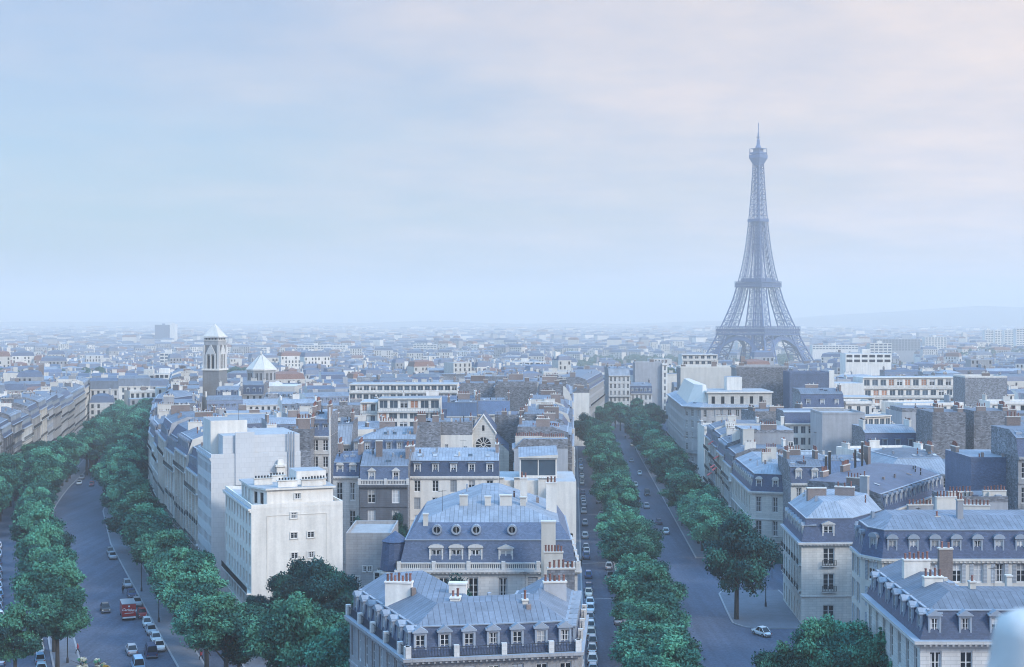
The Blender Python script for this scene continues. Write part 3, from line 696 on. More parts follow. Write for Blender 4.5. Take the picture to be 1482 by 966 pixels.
# garden wall with arched gate and terrace left of it
b_ = B('garden_building', 'low grey stone outbuilding with arched opening between white blank wall and pale mansion', 'outbuilding', front(500, 566, 226, 14), Z(778, 226), 'bbbb', nf=2, wall='grey_stone', roof='flat', chims=[], courses=[], cornice=.3, parapet=None)
wall_windows(b_[0], b_[1], (X(500, 226), 226), (X(566, 226), 226), [(.2, 6.2, 1.6, 2.0), (.42, 9.0, .8, .9), (.52, 9.0, .8, .9), (.45, 3.2, 2.2, 3.4), (.75, 6.5, 2.0, 2.4)], 'dark', 'pale_stone')

# --- white apartment house with the blank wall, on the tree-lined avenue
e_, d_ = Vector((.936, .352)), Vector((-.352, .936)); A3 = Vector((-42.2, 220)); B3 = A3+e_*15.1
PB3 = [tuple(A3), tuple(B3), tuple(B3+d_*21), tuple(A3+d_*27)]
r3, o3, H3, t3 = B('apartment_building', 'white rendered apartment block with tall blank wall, five small windows and set-back top storey', 'apartment block', PB3, 20.2, 'bbbf', nf=6, wall='white_plaster', gf=4.4, bay=3.0, ww=1.3, mix='dark', roof='flat', chims=[], cornice=.5, courses=[4.2], balc=(2,), lod=0)
wall_windows(r3, o3, A3, B3, [(.46, 18.4, 1.15, .95), (.46, 15.1, 1.15, .95), (.645, 15.1, 1.15, .95), (.465, 11.8, 1.15, .95), (.65, 11.8, 1.15, .95), (.46, 8.5, 1.15, .95), (.65, 8.5, 1.15, .95)], 'dark', 'white_plaster')
b = MB()
for t0, t1, z0_, z1_ in ((.165, .172, 4, 19.0), (.815, .822, 4, 19.0), (.172, .815, 18.93, 19.05)):
    p, q = A3+e_*15.1*t0, A3+e_*15.1*t1; w = .05
    b.hexa([(p.x-o3[0]+w*d_.x*-1, p.y-o3[1]-w*d_.y, z0_-o3[2]), (q.x-o3[0]-w*d_.x, q.y-o3[1]-w*d_.y, z0_-o3[2]), (q.x-o3[0], q.y-o3[1], z0_-o3[2]), (p.x-o3[0], p.y-o3[1], z0_-o3[2])], [(p.x-o3[0]-w*d_.x, p.y-o3[1]-w*d_.y, z1_-o3[2]), (q.x-o3[0]-w*d_.x, q.y-o3[1]-w*d_.y, z1_-o3[2]), (q.x-o3[0], q.y-o3[1], z1_-o3[2]), (p.x-o3[0], p.y-o3[1], z1_-o3[2])], 'cream_plaster')
b.build('wall_panel_moulding', r3)
T = lambda u, v: tuple(A3+e_*u+d_*v)
P3b = [T(2.6, .5), T(13.6, .5), T(13.6, 15), T(.9, 15), T(.9, 4.5)]
b = MB(); ops = {3: [(1, 2.1, 20.7-o3[2], 22.6-o3[2]), (4, 5.1, 20.7-o3[2], 22.6-o3[2]), (7, 8.1, 20.7-o3[2], 22.6-o3[2])], 4: [(.6, 1.6, 20.7-o3[2], 22.6-o3[2]), (2.4, 3.4, 20.7-o3[2], 22.6-o3[2])]}
for i in range(5):
    p, q = P3b[i], P3b[(i+1) % 5]; wall_grid(b, (p[0]-o3[0], p[1]-o3[1]), (q[0]-o3[0], q[1]-o3[1]), 20.2-o3[2], 23.1-o3[2], ops.get(i, []), 'white_plaster', .2, 'glass')
b.build('penthouse', r3)
b = MB(); lp = lambda pts: [(p[0]-o3[0], p[1]-o3[1]) for p in pts]; b.prism(offset_poly(lp(P3b), [-.35]*5), 23.1-o3[2], 23.4-o3[2], 'white_plaster', 'gravel_roof'); b.build('penthouse_roof', r3)
wall_windows(r3, o3, P3b[0], P3b[1], [(.46, 21.5, 1.1, .9)], 'dark', 'white_plaster')
partbox(r3, o3, [T(8.2, 4), T(13.2, 4), T(13.2, 10), T(8.2, 10)], 23.4, 25.6, 'white_plaster', 'lift_house', 'gravel_roof')
for u, v, ln in ((6.2, 1.6, 3.2), (10.3, 1.6, 3.6), (3.0, 6.0, 3.0), (6.0, 9.5, 2.6), (11.5, 2.6, 2.6)):
    w = T(u, v); b = MB(); b.box((w[0]-o3[0], w[1]-o3[1], 23.4-o3[2]), (ln, .7, 1.0), 'white_plaster', math.radians(20.6)); b.box((w[0]-o3[0], w[1]-o3[1], 24.4-o3[2]), (ln+.3, .95, .15), 'cream_plaster', math.radians(20.6))
    for k in range(int(ln/.5)): q = Vector(w)+e_*(-ln/2+.3+k*.5); b.box((q.x-o3[0], q.y-o3[1], 24.55-o3[2]), (.24, .24, .35), 'iron')
    b.build('chimney', r3)
# --- white panelled office with the tall grey party wall behind
A4 = Vector((-54.9, 248)); B4 = A4+e_*16.5; PB4 = [tuple(A4), tuple(B4), tuple(B4+d_*18), tuple(A4+d_*18)]
r4, o4, H4, t4 = B('office_building', 'white panelled office block with tall plain grey party wall above the blank white house', 'office block', PB4, 25.6, 'bbbf', nf=8, wall='tile_panel', bay=1.6, ww=.9, wh=.5, mix='modern', roof='flat', chims=[], cornice=.25, courses=[4], winmax=96)
T4 = lambda u, v: tuple(A4+e_*u+d_*v)
partbox(r4, o4, [T4(2.2, .4), T4(16.4, .4), T4(16.4, 16), T4(2.2, 16)], 25.6, 29.6, 'tile_panel', 'penthouse', 'gravel_roof')
partbox(r4, o4, [T4(.8, 6), T4(7.6, 6), T4(7.6, 16), T4(.8, 16)], 25.6, 32.0, 'white_plaster', 'lift_house', 'gravel_roof')
partbox(r4, o4, [T4(4.4, -.25), T4(7.9, -.25), T4(7.9, .3), T4(4.4, .3)], 20.5, 30.2, 'tile_panel', 'chimney_breast')
for u in (14.2, 14.7, 15.2):
    b = MB(); w = T4(u, -.15); b.tube((w[0]-o4[0], w[1]-o4[1], 8), (w[0]-o4[0], w[1]-o4[1], 30-o4[2]), .14, .14, 'lead', 8); b.build('flue_pipe', r4)
b = MB(); w = T4(12.6, -.6); b.box((w[0]-o4[0], w[1]-o4[1], 10), (1.5, 1.0, 15.2), 'white_plaster', .36); b.box((w[0]-o4[0], w[1]-o4[1], 25.2), (2.0, 1.5, .4), 'white_plaster', .36); b.box((w[0]-o4[0], w[1]-o4[1], 25.6), (1.2, .8, .9), 'white_plaster', .36, None, .8); b.build('chimney', r4)

# --- rows of street houses along the avenues
WALLS = ['cream_stone', 'cream_stone', 'grey_stone', 'cream_plaster', 'pale_stone', 'grey_plaster']
WORD = {'cream_stone': 'cream stone', 'grey_stone': 'grey stone', 'cream_plaster': 'cream rendered', 'pale_stone': 'pale stone', 'grey_plaster': 'grey rendered', 'white_plaster': 'white rendered', 'dark_stone': 'dark stone', 'rubble': 'rough rubble-walled'}
RWORD = {'mansard': 'slate mansard roof', 'tall': 'tall slate mansard roof', 'low': 'low zinc roof', 'double': 'double slate mansard roof', 'flat': 'flat roof'}
def avenue_row(fpos, side, ys, depth, zs, where, group, lod=1, seed=1, face_end='p'):
    """Houses wall to wall along a street line fpos(Y); side +1: they stand right of it, -1: left of it."""
    rr = random.Random(seed)
    for i, (a, b) in enumerate(zip(ys, ys[1:])):
        A, C = Vector(fpos(a)), Vector(fpos(b-.05)); t = (C-A).normalized(); out = Vector((t.y, -t.x))*side; D, E = C+out*depth, A+out*depth
        wl = rr.choice(WALLS if side > 0 or depth != 14 else ['grey_stone', 'grey_plaster', 'dark_stone', 'cream_stone', 'grey_stone']); rf = rr.choice(['mansard', 'tall', 'mansard', 'double']); zc = zs(a)+rr.uniform(-2.4, 2.0); nf = max(4, int(round((zc-gz(a))/3.5)))
        if side > 0: poly, ed = [tuple(A), tuple(E), tuple(D), tuple(C)], 'ppbf'
        else: poly, ed = [tuple(E), tuple(A), tuple(C), tuple(D)], 'pfpb'
        dm = rr.choice(['ped', 'arch', 'flat'])
        lab = f"{WORD[wl]} house with {RWORD[rf]}, {ordn(i+1)} {where}"
        B('town_house', lab, 'house', poly, zc, ed, nf=nf, wall=wl, roof=rf, dorm=dm, balc=(2, nf-1) if lod < 2 else (), lod=lod, group=group, mix='old', party=rr.choice(['rubble', 'rubble', 'cream_plaster', 'grey_plaster']), bay=2.6, winmax=70, rec=.07, piers=rr.choice([0, .3, .45]) if lod < 2 else 0, cmat=rr.choice(['stack_brick', 'cream_plaster', 'grey_plaster', 'white_plaster', 'rubble']), wbalc=(1, 3) if lod < 2 else (), courses=None if lod > 1 else [3.4, 6.8, 13.4])
avenue_row(lambda y: moff(y, 12.8), 1, [266, 283, 301, 319, 340], 13, lambda y: 20.5, 'beyond the white panelled office', 'houses along the tree-lined avenue', 1, 3)
avenue_row(lambda y: moff(y, 12.8), 1, [341, 360, 380, 402, 424], 13, lambda y: 20.0, 'before the bend of the tree-lined avenue', 'houses along the tree-lined avenue', 1, 4)
PC = [moff(427, 12.5), (moff(427, 12.5)[0]+7, moff(427, 12.5)[1]+1), (moff(427, 12.5)[0]+10, 452), moff(456, 12.5)]
B('apartment_building', 'tall white stone corner house with stacked balconies rising over the avenue trees', 'apartment block', PC, 21.5, 'ffpf', nf=7, wall='pale_stone', balc=(2, 4, 6), roof='tall', dorm='arch', lod=1, bay=2.6)
avenue_row(lambda y: moff(y, 12.8), 1, [462, 486, 512, 540, 570, 602, 636, 672, 710], 14, lambda y: 17.5, 'in the row before the church tower', 'houses along the tree-lined avenue', 2, 5)
avenue_row(lambda y: moff(y, -31), -1, [338, 356, 374, 392, 412], 14, lambda y: 17.0, 'opposite, beside the parked cars', 'houses opposite the tree-lined avenue', 1, 6)
avenue_row(lambda y: moff(y, -30), -1, [414, 434, 455, 478, 502, 526, 550, 578, 608, 640, 674, 710, 750], 14, lambda y: 16.0 if y < 560 else 13.5, 'opposite, behind the avenue trees', 'houses opposite the tree-lined avenue', 1, 7)
avenue_row(lambda y: (rc(y)-27.2, y), -1, [322, 341, 362, 384, 408, 434, 462], 13, lambda y: 19.0, 'beyond the glazed penthouse', 'houses along the central avenue', 1, 8)
avenue_row(lambda y: (rc(y)-27.2, y), -1, [464, 492, 522, 556, 590], 13, lambda y: 19.5, 'towards the central avenue bend', 'houses along the central avenue', 2, 9)
avenue_row(lambda y: (rc(y)+12.0, y), 1, [335, 352, 369, 385, 400], 14, lambda y: 17.5 if y > 360 else 15.0, 'behind the small corner house', 'houses along the central avenue', 1, 10)

# --- centre cluster
B('town_house', 'dark sooty stone house with white balustrade and two pedimented dormers', 'house', front(520, 590, 262, 13), 19.0, 'fppp', nf=5, wall='dark_stone', bay=4.3, ww=1.5, mix='blinds', steps=[(1.0, 3.5, 'slate_pale'), (5.5, 2.2, 'zinc')], dorm='ped', dfront='pale_stone', parapet='pale_stone', chims=[('w', X(548, 266), 267, 20, 27, 1.2, .8, 0, 'stack_brick', 0), ('e', 1, .4, 3, 1.2)], gf=4.6)
r_ = B('town_house', 'white house with oval window and dark slate roof beside the sooty house', 'house', front(482, 519.5, 268, 12), Z(690, 268), 'fpbp', nf=4, wall='pale_stone', bay=2.5, mix='dark', steps=[(.9, 2.6, 'slate'), (4.5, 1.2, 'zinc_dark')], dorm='arch', dfront='pale_stone')
B('apartment_building', 'cream apartment house with blue slate mansard and a row of small roof windows', 'apartment block', front(590.5, 722, 268, 14), 20.0, 'fppp', nf=6, wall='white_plaster', bay=3.4, ww=1.25, mix='old', steps=[(1.0, 2.9, 'slate'), (5.0, 1.4, 'zinc_light')], dorm='flat', dfront='white', cornice=.35, courses=[4.5, 13], balc=(), skyl=5, chims=[('e', 1, .5, 3.5, 1.4), ('e', 3, .5, 3.0, 1.0)])
r9, o9 = modern('apartment_building', 'white terraced apartment block with a glazed penthouse beside the central avenue', 'apartment block', front(709, 834, 288, 17), [(13.0, 0), (16.6, 1.2)], 'bbbb')
for a, c in ((709, 730), (744, 761), (779, 804)):
    pp = front(a, c, 287.3, 1.0); partbox(r9, o9, pp, 10.6, 17.4, 'white_plaster', 'parapet')
    q = front(a, c, 287.1, .5); b = MB()
    for k in range(8): w = lerp2(q[0], q[1], (k+.5)/8); b.box((w[0]-o9[0], w[1]-o9[1], 17.4-o9[2]), (.28, .3, .2), 'white_plaster')
    b.build('parapet_cap', r9)
partbox(r9, o9, front(804, 833.5, 284.5, 4), -2, 17.0, 'white_plaster', 'wing', 'gravel_roof')
pp = front(752, 806, 292, 9); b = MB(); L_ = (Vector(pp[1])-Vector(pp[0])).length
wall_grid(b, (pp[0][0]-o9[0], pp[0][1]-o9[1]), (pp[1][0]-o9[0], pp[1][1]-o9[1]), 16.8-o9[2], 21.2-o9[2], [(.3, L_/2-.1, 17.4-o9[2], 20.8-o9[2]), (L_/2+.1, L_-.3, 17.4-o9[2], 20.8-o9[2])], 'white_plaster', .15, 'glass_blue')
for i in (1, 2, 3): p, q = pp[i], pp[(i+1) % 4]; b.face([(p[0]-o9[0], p[1]-o9[1], 16.8-o9[2]), (q[0]-o9[0], q[1]-o9[1], 16.8-o9[2]), (q[0]-o9[0], q[1]-o9[1], 21.2-o9[2]), (p[0]-o9[0], p[1]-o9[1], 21.2-o9[2])], 'white_plaster')
b.build('penthouse', r9); b = MB(); lo = [(p[0]-o9[0], p[1]-o9[1]) for p in front(750.5, 807.5, 291.5, 10)]
b.hexa([(*lo[0], 21.2-o9[2]), (*lo[1], 21.2-o9[2]), (*lo[2], 21.5-o9[2]), (*lo[3], 21.5-o9[2])], [(*lo[0], 21.4-o9[2]), (*lo[1], 21.9-o9[2]), (*lo[2], 23.0-o9[2]), (*lo[3], 22.6-o9[2])], 'cream_plaster', 'zinc_light'); b.build('penthouse_roof', r9)
wall_windows(r9, o9, (X(709, 288), 288), (X(834, 288), 288), [(.13, 9.8, 3.2, 1.6), (.45, 8.8, 1.2, 2.2), (.62, 8.4, 4.6, 2.6)], 'dark', 'grey_plaster')
B('town_house', 'house with wide blue slate roof and row of skylights, behind the cream apartment house', 'house', front(508, 601, 312, 14), 20.2, 'fppf', nf=5, wall='grey_plaster', bay=2.5, steps=[(1.6, 3.0, 'slate_pale'), (5.2, 2.0, 'zinc_light')], dorm='flat', mix='dark', skyl=4)
B('town_house', 'narrow house with open shutters under a pale zinc roof', 'house', front(478, 508, 320, 14), 21.6, 'fppp', nf=5, wall='pale_stone', bay=2.4, steps=[(3.5, 4.2, 'zinc_light'), (3, 1.0, 'zinc')], shutters=True, mix='dark', skyl=2, balc=(4,))
B('town_house', 'tall narrow pale house between rough chimney walls beside the white mast', 'house', front(449, 478, 302, 13), 25.0, 'fppp', nf=7, wall='pale_stone', bay=2.2, steps=[(.8, 3.6, 'slate_pale'), (4, 1.5, 'zinc_light')], dorm='flat', party='rubble', mix='dark', chims=[('e', 1, .2, 4, 1.6), ('e', 3, .25, 4.5, 2.0), ('e', 3, .7, 3.5, 1.2)])
B('town_house', 'house with rough stone gable wall and slate dormer behind the grey office wall', 'house', front(418, 449, 296, 15), 22.5, 'pppp', nf=6, wall='grey_stone', party='rubble', steps=[(1, 3, 'slate'), (4, 1.5, 'zinc')], chims=[('e', 0, .7, 2.5, 2.2), ('e', 1, .5, 4, 2.0), ('e', 3, .3, 3, 1.5)])
B('town_house', 'brick chimneyed house with rough dark gable beside the blank white wing', 'house', front(603, 637, 342, 14), 23.5, 'pppp', nf=6, wall='rubble', party='rubble', steps=[(1, 1.5, 'zinc')], chims=[('e', 0, .2, 2.2, 1.8), ('e', 0, .8, 1.6, 1.6), ('e', 3, .5, 3, 1.0)])
r_ = B('apartment_building', 'plain white house end with grey slanted roof front next to the rose window gable', 'apartment block', front(636, 683, 345, 13), 21.5, 'bbbb', nf=6, wall='white_plaster', steps=[(.3, 3.4, 'zinc')], chims=[('e', 1, .3, 2, 1.0), ('e', 3, .5, 2, 1.6)])
wall_windows(r_[0], r_[1], (X(636, 345), 345), (X(683, 345), 345), [(.22, 17.5, .9, 1.8), (.22, 13.5, .9, 1.8), (.8, 17.0, .9, 1.8), (.8, 13.0, .9, 1.8)], 'dark')
for (a, c, y, yt, rest) in ((716, 762, 378, 607, 'rough dark gable wall right of the rose window'), (762, 803, 366, 618, 'grey gable wall with pale flues near the central avenue')):
    B('town_house', 'tall house showing a '+rest, 'house', front(a, c, y, 14), Z(yt, y), 'pppp', nf=6, wall='grey_stone', party='rubble', steps=[(.5, 1.2, 'zinc_dark')], chims=[('e', 0, .3, 1.4, .8), ('e', 0, .85, 1.2, 1.0), ('e', 1, .4, 3, 1.2)])
B('town_house', 'grey house topped by long rows of red chimney pots behind the glazed penthouse', 'house', front(744, 822, 316, 14), Z(650, 316), 'bppf', nf=5, wall='grey_plaster', steps=[(2.2, 2.2, 'zinc_light')], chims=[('w', X(765, 318), 319, 18, 23.4, 6.2, .7, 0, 'cream_plaster', 14), ('w', X(800, 318), 319, 18, 23.2, 5.4, .7, 0, 'cream_plaster', 12), ('w', X(790, 326), 327, 18, 25.0, 6.5, .7, 0, 'cream_plaster', 14)])
# gabled church front with the rose window
cxx, cyy = X(699.5, 352), 352; zg = gz(352)
ch = empty('chapel', (cxx, cyy, zg), 0, 'small stone church gable with round rose window and lancet, crowded by house walls', 'church'); occ(front(682, 730, 351, 26))
hw = (X(717, 352)-X(683, 352))/2; ze, za = Z(627, 352)-zg, Z(602, 352)-zg
b = MB(); b.hexa([(-hw, 0, 0), (hw, 0, 0), (hw, .8, 0), (-hw, .8, 0)], [(-hw, 0, ze), (hw, 0, ze), (hw, .8, ze), (-hw, .8, ze)], 'cream_stone'); b.face([(-hw, 0, ze), (hw, 0, ze), (0, 0, za)], 'cream_stone'); b.face([(hw, .8, 0), (hw, 25, 0), (hw, 25, ze), (hw, .8, ze)], 'cream_stone'); b.face([(-hw, 25, 0), (-hw, .8, 0), (-hw, .8, ze), (-hw, 25, ze)], 'cream_stone'); b.build('wall', ch)
b = MB()
for s in (-1, 1): b.hexa([(s*(hw+.4), -.3, ze-.45), (s*(hw+.4), .9, ze-.45), (0, .9, za), (0, -.3, za)], [(s*(hw+.4), -.3, ze), (s*(hw+.4), .9, ze), (0, .9, za+.5), (0, -.3, za+.5)], 'white_plaster')
b.build('gable_coping', ch)
b = MB(); b.face([(-hw-.2, .9, ze), (0, .9, za-.2), (0, 25, za-.2), (-hw-.2, 25, ze)], 'slate'); b.face([(hw+.2, .9, ze), (hw+.2, 25, ze), (0, 25, za-.2), (0, .9, za-.2)], 'slate'); b.build('roof', ch)
zr = Z(644, 352)-zg; b = MB(); n = 24
for i in range(n):
    a, c = 2*math.pi*i/n, 2*math.pi*(i+1)/n
    for r0, r1, y0 in ((1.95, 2.35, -.18), (.35, .6, -.14)):
        b.face([(r0*math.cos(a), y0, zr+r0*math.sin(a)), (r0*math.cos(c), y0, zr+r0*math.sin(c)), (r1*math.cos(c), y0, zr+r1*math.sin(c)), (r1*math.cos(a), y0, zr+r1*math.sin(a))], 'pale_stone'); b.face([(r1*math.cos(a), y0, zr+r1*math.sin(a)), (r1*math.cos(c), y0, zr+r1*math.sin(c)), (r1*math.cos(c), 0, zr+r1*math.sin(c)), (r1*math.cos(a), 0, zr+r1*math.sin(a))], 'pale_stone')
for i in range(12): a = math.pi*i/6; b.tube((.5*math.cos(a), -.1, zr+.5*math.sin(a)), (2.0*math.cos(a), -.1, zr+2.0*math.sin(a)), .09, .13, 'pale_stone', 5)
rw = b.build('rose_window', ch); b = MB(); b.face([(1.97*math.cos(2*math.pi*i/n), -.03, zr+1.97*math.sin(2*math.pi*i/n)) for i in range(n)], 'glass'); b.build('pane', rw)
b = MB(); b.hexa([(-.3, -.05, zr+3.6), (.3, -.05, zr+3.6), (.3, 0.1, zr+3.6), (-.3, .1, zr+3.6)], [(-.28, -.05, zr+5.0), (.28, -.05, zr+5.0), (.28, .1, zr+5.0), (-.28, .1, zr+5.0)], 'glass'); b.build('lancet', ch)
b = MB(); b.hexa([(hw, 1, 0), (hw+3.6, 1, 0), (hw+3.6, 22, 0), (hw, 22, 0)], [(hw, 1, zr+1.5), (hw+3.6, 1, zr-1.8), (hw+3.6, 22, zr-1.8), (hw, 22, zr+1.5)], 'cream_stone', 'slate'); b.build('aisle', ch)
# modern blocks and rough walls further back
modern('apartment_building', 'white modern apartment block with orange blinds on stepped terraces', 'apartment block', front(546, 636, 430, 14), [(Z(623, 430), 0), (Z(597, 430), .4), (Z(578, 432), 3.0)], 'fbbb', bay=3.3, ww=2.6, wh=.66)
modern('apartment_building', 'plain white wing with one orange shutter beside the stepped terraces', 'apartment block', front(521, 545.5, 436, 16), [(Z(600, 436), 0), (Z(583, 436), .8)], 'fbbb', bay=3.6, ww=1.5)
modern('apartment_building', 'long low white modern block with ribbon windows behind the orange blinds', 'apartment block', front(505, 662, 515, 14), [(Z(569, 515), 0), (Z(557, 515), 1.4)], 'fbbb', bay=2.6, ww=2.0, mix='modern')
for a, c, y, yt, la in ((664, 716, 486, 562, 'broad rough dark house wall, lower part of a pair'), (716, 778, 478, 560, 'broad rough dark house wall with pale flue, taller of a pair'), (779, 815, 452, 572, 'steep roofed house with rough dark gable and white edge by the avenue')):
    B('town_house', la, 'house', front(a, c, y, 13), Z(yt, y), 'pppf', nf=7, wall='grey_stone', party='rubble', steps=[(1.2, 1.8, 'zinc')] if a < 779 else [(.4, 3.5, 'zinc')], chims=[('e', 0, .25, 1.6, 1.0), ('e', 0, .75, 1.6, 1.2), ('e', 2, .5, 5, 2.0)], lod=1)
B('town_house', 'low house with sloping slate roof, white gable edge and two skylights', 'house', front(646, 690, 420, 14), Z(603, 420), 'fppp', nf=5, wall='pale_stone', steps=[(5, 4.0, 'zinc_dark'), (2, .4, 'zinc')], skyl=2, bay=2.4, mix='dark')
B('town_house', 'low house with slate roof and big skylights under the rough dark walls', 'house', front(691, 738, 428, 14), Z(600, 428), 'fppp', nf=5, wall='pale_stone', steps=[(4, 4.0, 'slate_pale'), (2, .4, 'zinc')], skyl=3, bay=2.4, mix='dark')
B('town_house', 'tall pale house end wall standing alone beside the bend of the central avenue', 'house', front(829, 853, 604, 13), Z(569, 604), 'bbbf', nf=6, wall='white_plaster', steps=[(2.5, 2.0, 'zinc')], lod=1)
PD = [(X(853, 640), 640), (X(874, 735), 735), (X(874, 735)-14, 738), (X(853, 640)-14, 642)]
B('town_house', 'long grey terrace with balconies curving towards the end of the central avenue', 'house', PD, Z(556, 690), 'fppp', nf=6, wall='grey_stone', balc=(2, 4), roof='tall', dorm='flat', lod=1, winmax=95)
B('apartment_building', 'cream apartment house facing up the central avenue above the treetops, light zinc roof', 'apartment block', front(881, 912, 752, 15, 5), Z(544, 752), 'fppp', nf=7, wall='pale_stone', bay=2.4, balc=(4,), steps=[(2.6, 3.6, 'zinc_light'), (3, 1, 'zinc')], skyl=5, lod=1, mix='dark')
B('town_house', 'lower cream house with five arched dormers above the treetops of the avenue end', 'house', front(912.5, 944, 760, 14, 3), Z(570, 760), 'fppp', nf=4, wall='pale_stone', roof='tall', dorm='arch', lod=1, mix='dark', bay=2.5)
B('apartment_building', 'tall plain grey wall with four small openings behind the dormered house', 'apartment block', front(919, 958, 800, 14), Z(526, 800), 'bfpp', nf=8, wall='grey_plaster', roof='flat', lod=1)
B('apartment_building', 'slim white house end with stacked windows right of the plain grey wall', 'apartment block', front(958.5, 966, 798, 14), Z(528, 798), 'fppp', nf=8, wall='white_plaster', roof='flat', lod=1, bay=2.6, mix='dark')
# --- right-hand side
PB16 = [(49.2, 231), (58.6, 231.5), (66.4, 241.5), (61.5, 253.5), (50.3, 252)]
r16, o16, H16, t16 = B('corner_house', 'chamfered cream stone corner house with pale zinc roof and one pedimented dormer', 'house', PB16, 13.0, 'ffppf', nf=3, wall='cream_stone', gf=5.2, bay=[9.4, 3.1, 3.1, 3.1, 3.1], ww=[2.0, 1.3, 1.3, 1.3, 1.3], mix='dark', steps=[(1.0, 3.9, 'slate'), (3.6, 2.4, 'zinc_light')], dorm='ped', dfront='pale_stone', dflags='01001', wbalc=(1, 2), cornice=.6, courses=[5.0],
  chims=[('w', X(1184, 243), 244, 15, 20.6, 3.4, .9, 3, 'stack_brick', 0), ('w', X(1225, 243), 244, 15, 20.8, 3.4, .9, -20, 'stack_brick', 3), ('w', 64.9, 250.3, 13, 22.0, 1.5, .9, -40, 'grey_plaster', 1)])
# its single wide front bay: shallow balcony, dormer and wall lamps replace the plain ones
d = put(DORM[('bigped', 'pale_stone')], 'dormer', r16, o16, 53.9, 231.5, 13.2, .05); inst(WIN['dark'], 'window', d, (0, .12, .15), 0, (1.7, 1, 2.45))
PB23 = [(43.2, 143.7), (66, 143.7), (66, 154.4), (53, 155), (53, 168), (43.9, 168)]
B('stone_mansion', 'white carved corner mansion with scalloped roof edge and dark slate dormers beside the treetops', 'house', PB23, 17.0, 'fpffpf', nf=3, wall='pale_stone', gf=5.6, bay=3.3, ww=1.3, mix='dark', steps=[(1.2, 2.9, 'slate'), (3.1, 1.4, 'zinc')], dorm='ped', dflags='100001', cornice=.8, courses=[5.4, 10.5],
  chims=[('w', X(1327, 160), 160, 18, 22.6, 3.1, .9, 0, 'white_plaster', 6), ('w', X(1349, 154), 153.5, 18, 21.8, 2.1, .9, 0, 'white_plaster', 4), ('w', X(1406, 150), 149.5, 18, 22.0, .65, .65, 0, 'cream_plaster', 1), ('w', X(1461, 152), 152, 19, 22.2, .6, .6, 0, 'cream_plaster', 0), ('w', X(1369, 163), 163, 18, 23.4, 1.6, .7, 0, 'stack_brick', 2)])
PB22 = [(50.0, 183.5), (76, 183.5), (76, 193.5), (48.4, 193.5), (48.0, 187)]
B('apartment_building', 'cream house with grey open shutters and round-topped dormers behind the carved mansion', 'apartment block', PB22, 18.6, 'fppff', nf=5, wall='cream_plaster', gf=4.6, bay=2.75, ww=1.25, wh=.74, mix='white', shutters=True, steps=[(1.0, 3.7, 'slate'), (3.6, 1.5, 'zinc')], dorm='arch', dfront='lead', cornice=.35, courses=[4.4], skyl=0,
  chims=[('w', X(1395, 186), 187.5, 21, 26.0, .8, .7, 0, 'grey_plaster', 2), ('w', X(1360, 187), 188, 21, 23.6, .6, .6, 0, 'cream_plaster', 1)])
PR4 = [(69.0, 251), (90, 283), (78, 292), (56.5, 260)]
B('town_house', 'house with broad dark zinc roof, white skylights and arched dormers along a slate mansard', 'house', PR4, 15.2, 'fppp', nf=4, wall='cream_plaster', bay=3.0, steps=[(1.0, 3.3, 'slate'), (5.5, 1.6, 'zinc_dark')], dorm='arch', skyl=2, chims=[('e', 3, .6, 3, 1.0), ('e', 2, .5, 4, 1.2), ('e', 2, .8, 3, 1.0)], mix='dark')
B('town_house', 'low hipped zinc roofs with rows of chimney stacks behind the shuttered house', 'house', front(1296, 1446, 205, 18), 16.6, 'ffff', nf=4, wall='cream_plaster', steps=[(7.5, 4.0, 'zinc')], mix='dark', chims=[('w', X(1307, 211), 211, 14, 20.4, 3.1, .7, 5, 'cream_plaster', 5), ('w', X(1335, 215), 216, 14, 21.4, 4.0, .7, 5, 'grey_plaster', 7), ('w', X(1373, 222), 222.5, 14, 21.8, 3.8, .7, 5, 'cream_plaster', 7), ('w', X(1414, 214), 214, 14, 21.6, 4.0, .7, -8, 'cream_plaster', 7)])
r_ = B('town_house', 'big windowless house wall hung with grey slates under a rounded gable', 'house', front(1406, 1474, 252, 15), Z(690, 252), 'bppp', nf=5, wall='slate_pale', party='slate_pale', steps=[(.0, 2.5, 'slate_pale'), (3.0, 1.0, 'zinc_light')], chims=[('e', 3, .3, 3, 1.0)])
B('apartment_building', 'tall grey house edge with stacked dark windows right of the slate-hung wall', 'apartment block', front(1474.5, 1530, 246, 14), Z(662, 246), 'fppp', nf=6, wall='grey_stone', bay=2.4, mix='dark', balc=(2, 4))
B('town_house', 'grey stepped wall with a white coping and red pots below the slate-hung wall', 'house', front(1370, 1460, 236, 8), Z(728, 236), 'bbbb', nf=4, wall='grey_plaster', steps=[(2.5, 1.0, 'zinc')], chims=[('w', X(1390, 237), 237, 14, 20.8, 4, .6, 0, 'cream_plaster', 7), ('w', X(1440, 237), 237, 14, 21.0, 4, .6, 0, 'cream_plaster', 7)])
B('town_house', 'house with wide pale zinc roofs and low dormers below the white terraces', 'house', front(1279, 1378, 300, 22, 6), Z(688, 300), 'fppf', nf=5, wall='grey_plaster', steps=[(5.5, 3.0, 'zinc_light'), (4, .8, 'zinc')], skyl=4, mix='dark', chims=[('e', 1, .5, 3, 1.5), ('e', 3, .5, 3, 1.4), ('w', X(1385, 298), 299, 14, Z(655, 299), .7, .7, 0, 'white_plaster', 1), ('w', X(1240, 296), 297, 14, 22.5, .4, .4, 0, 'iron', 0), ('w', X(1250, 297), 298, 14, 24, .4, .4, 0, 'iron', 0)])
B('town_house', 'drum-ended grey house with flat roof beside the tall pale flue', 'house', front(1366, 1404, 318, 12), Z(682, 318), 'bbbb', nf=4, wall='grey_plaster', steps=[(3, 1.5, 'zinc')], chims=[])
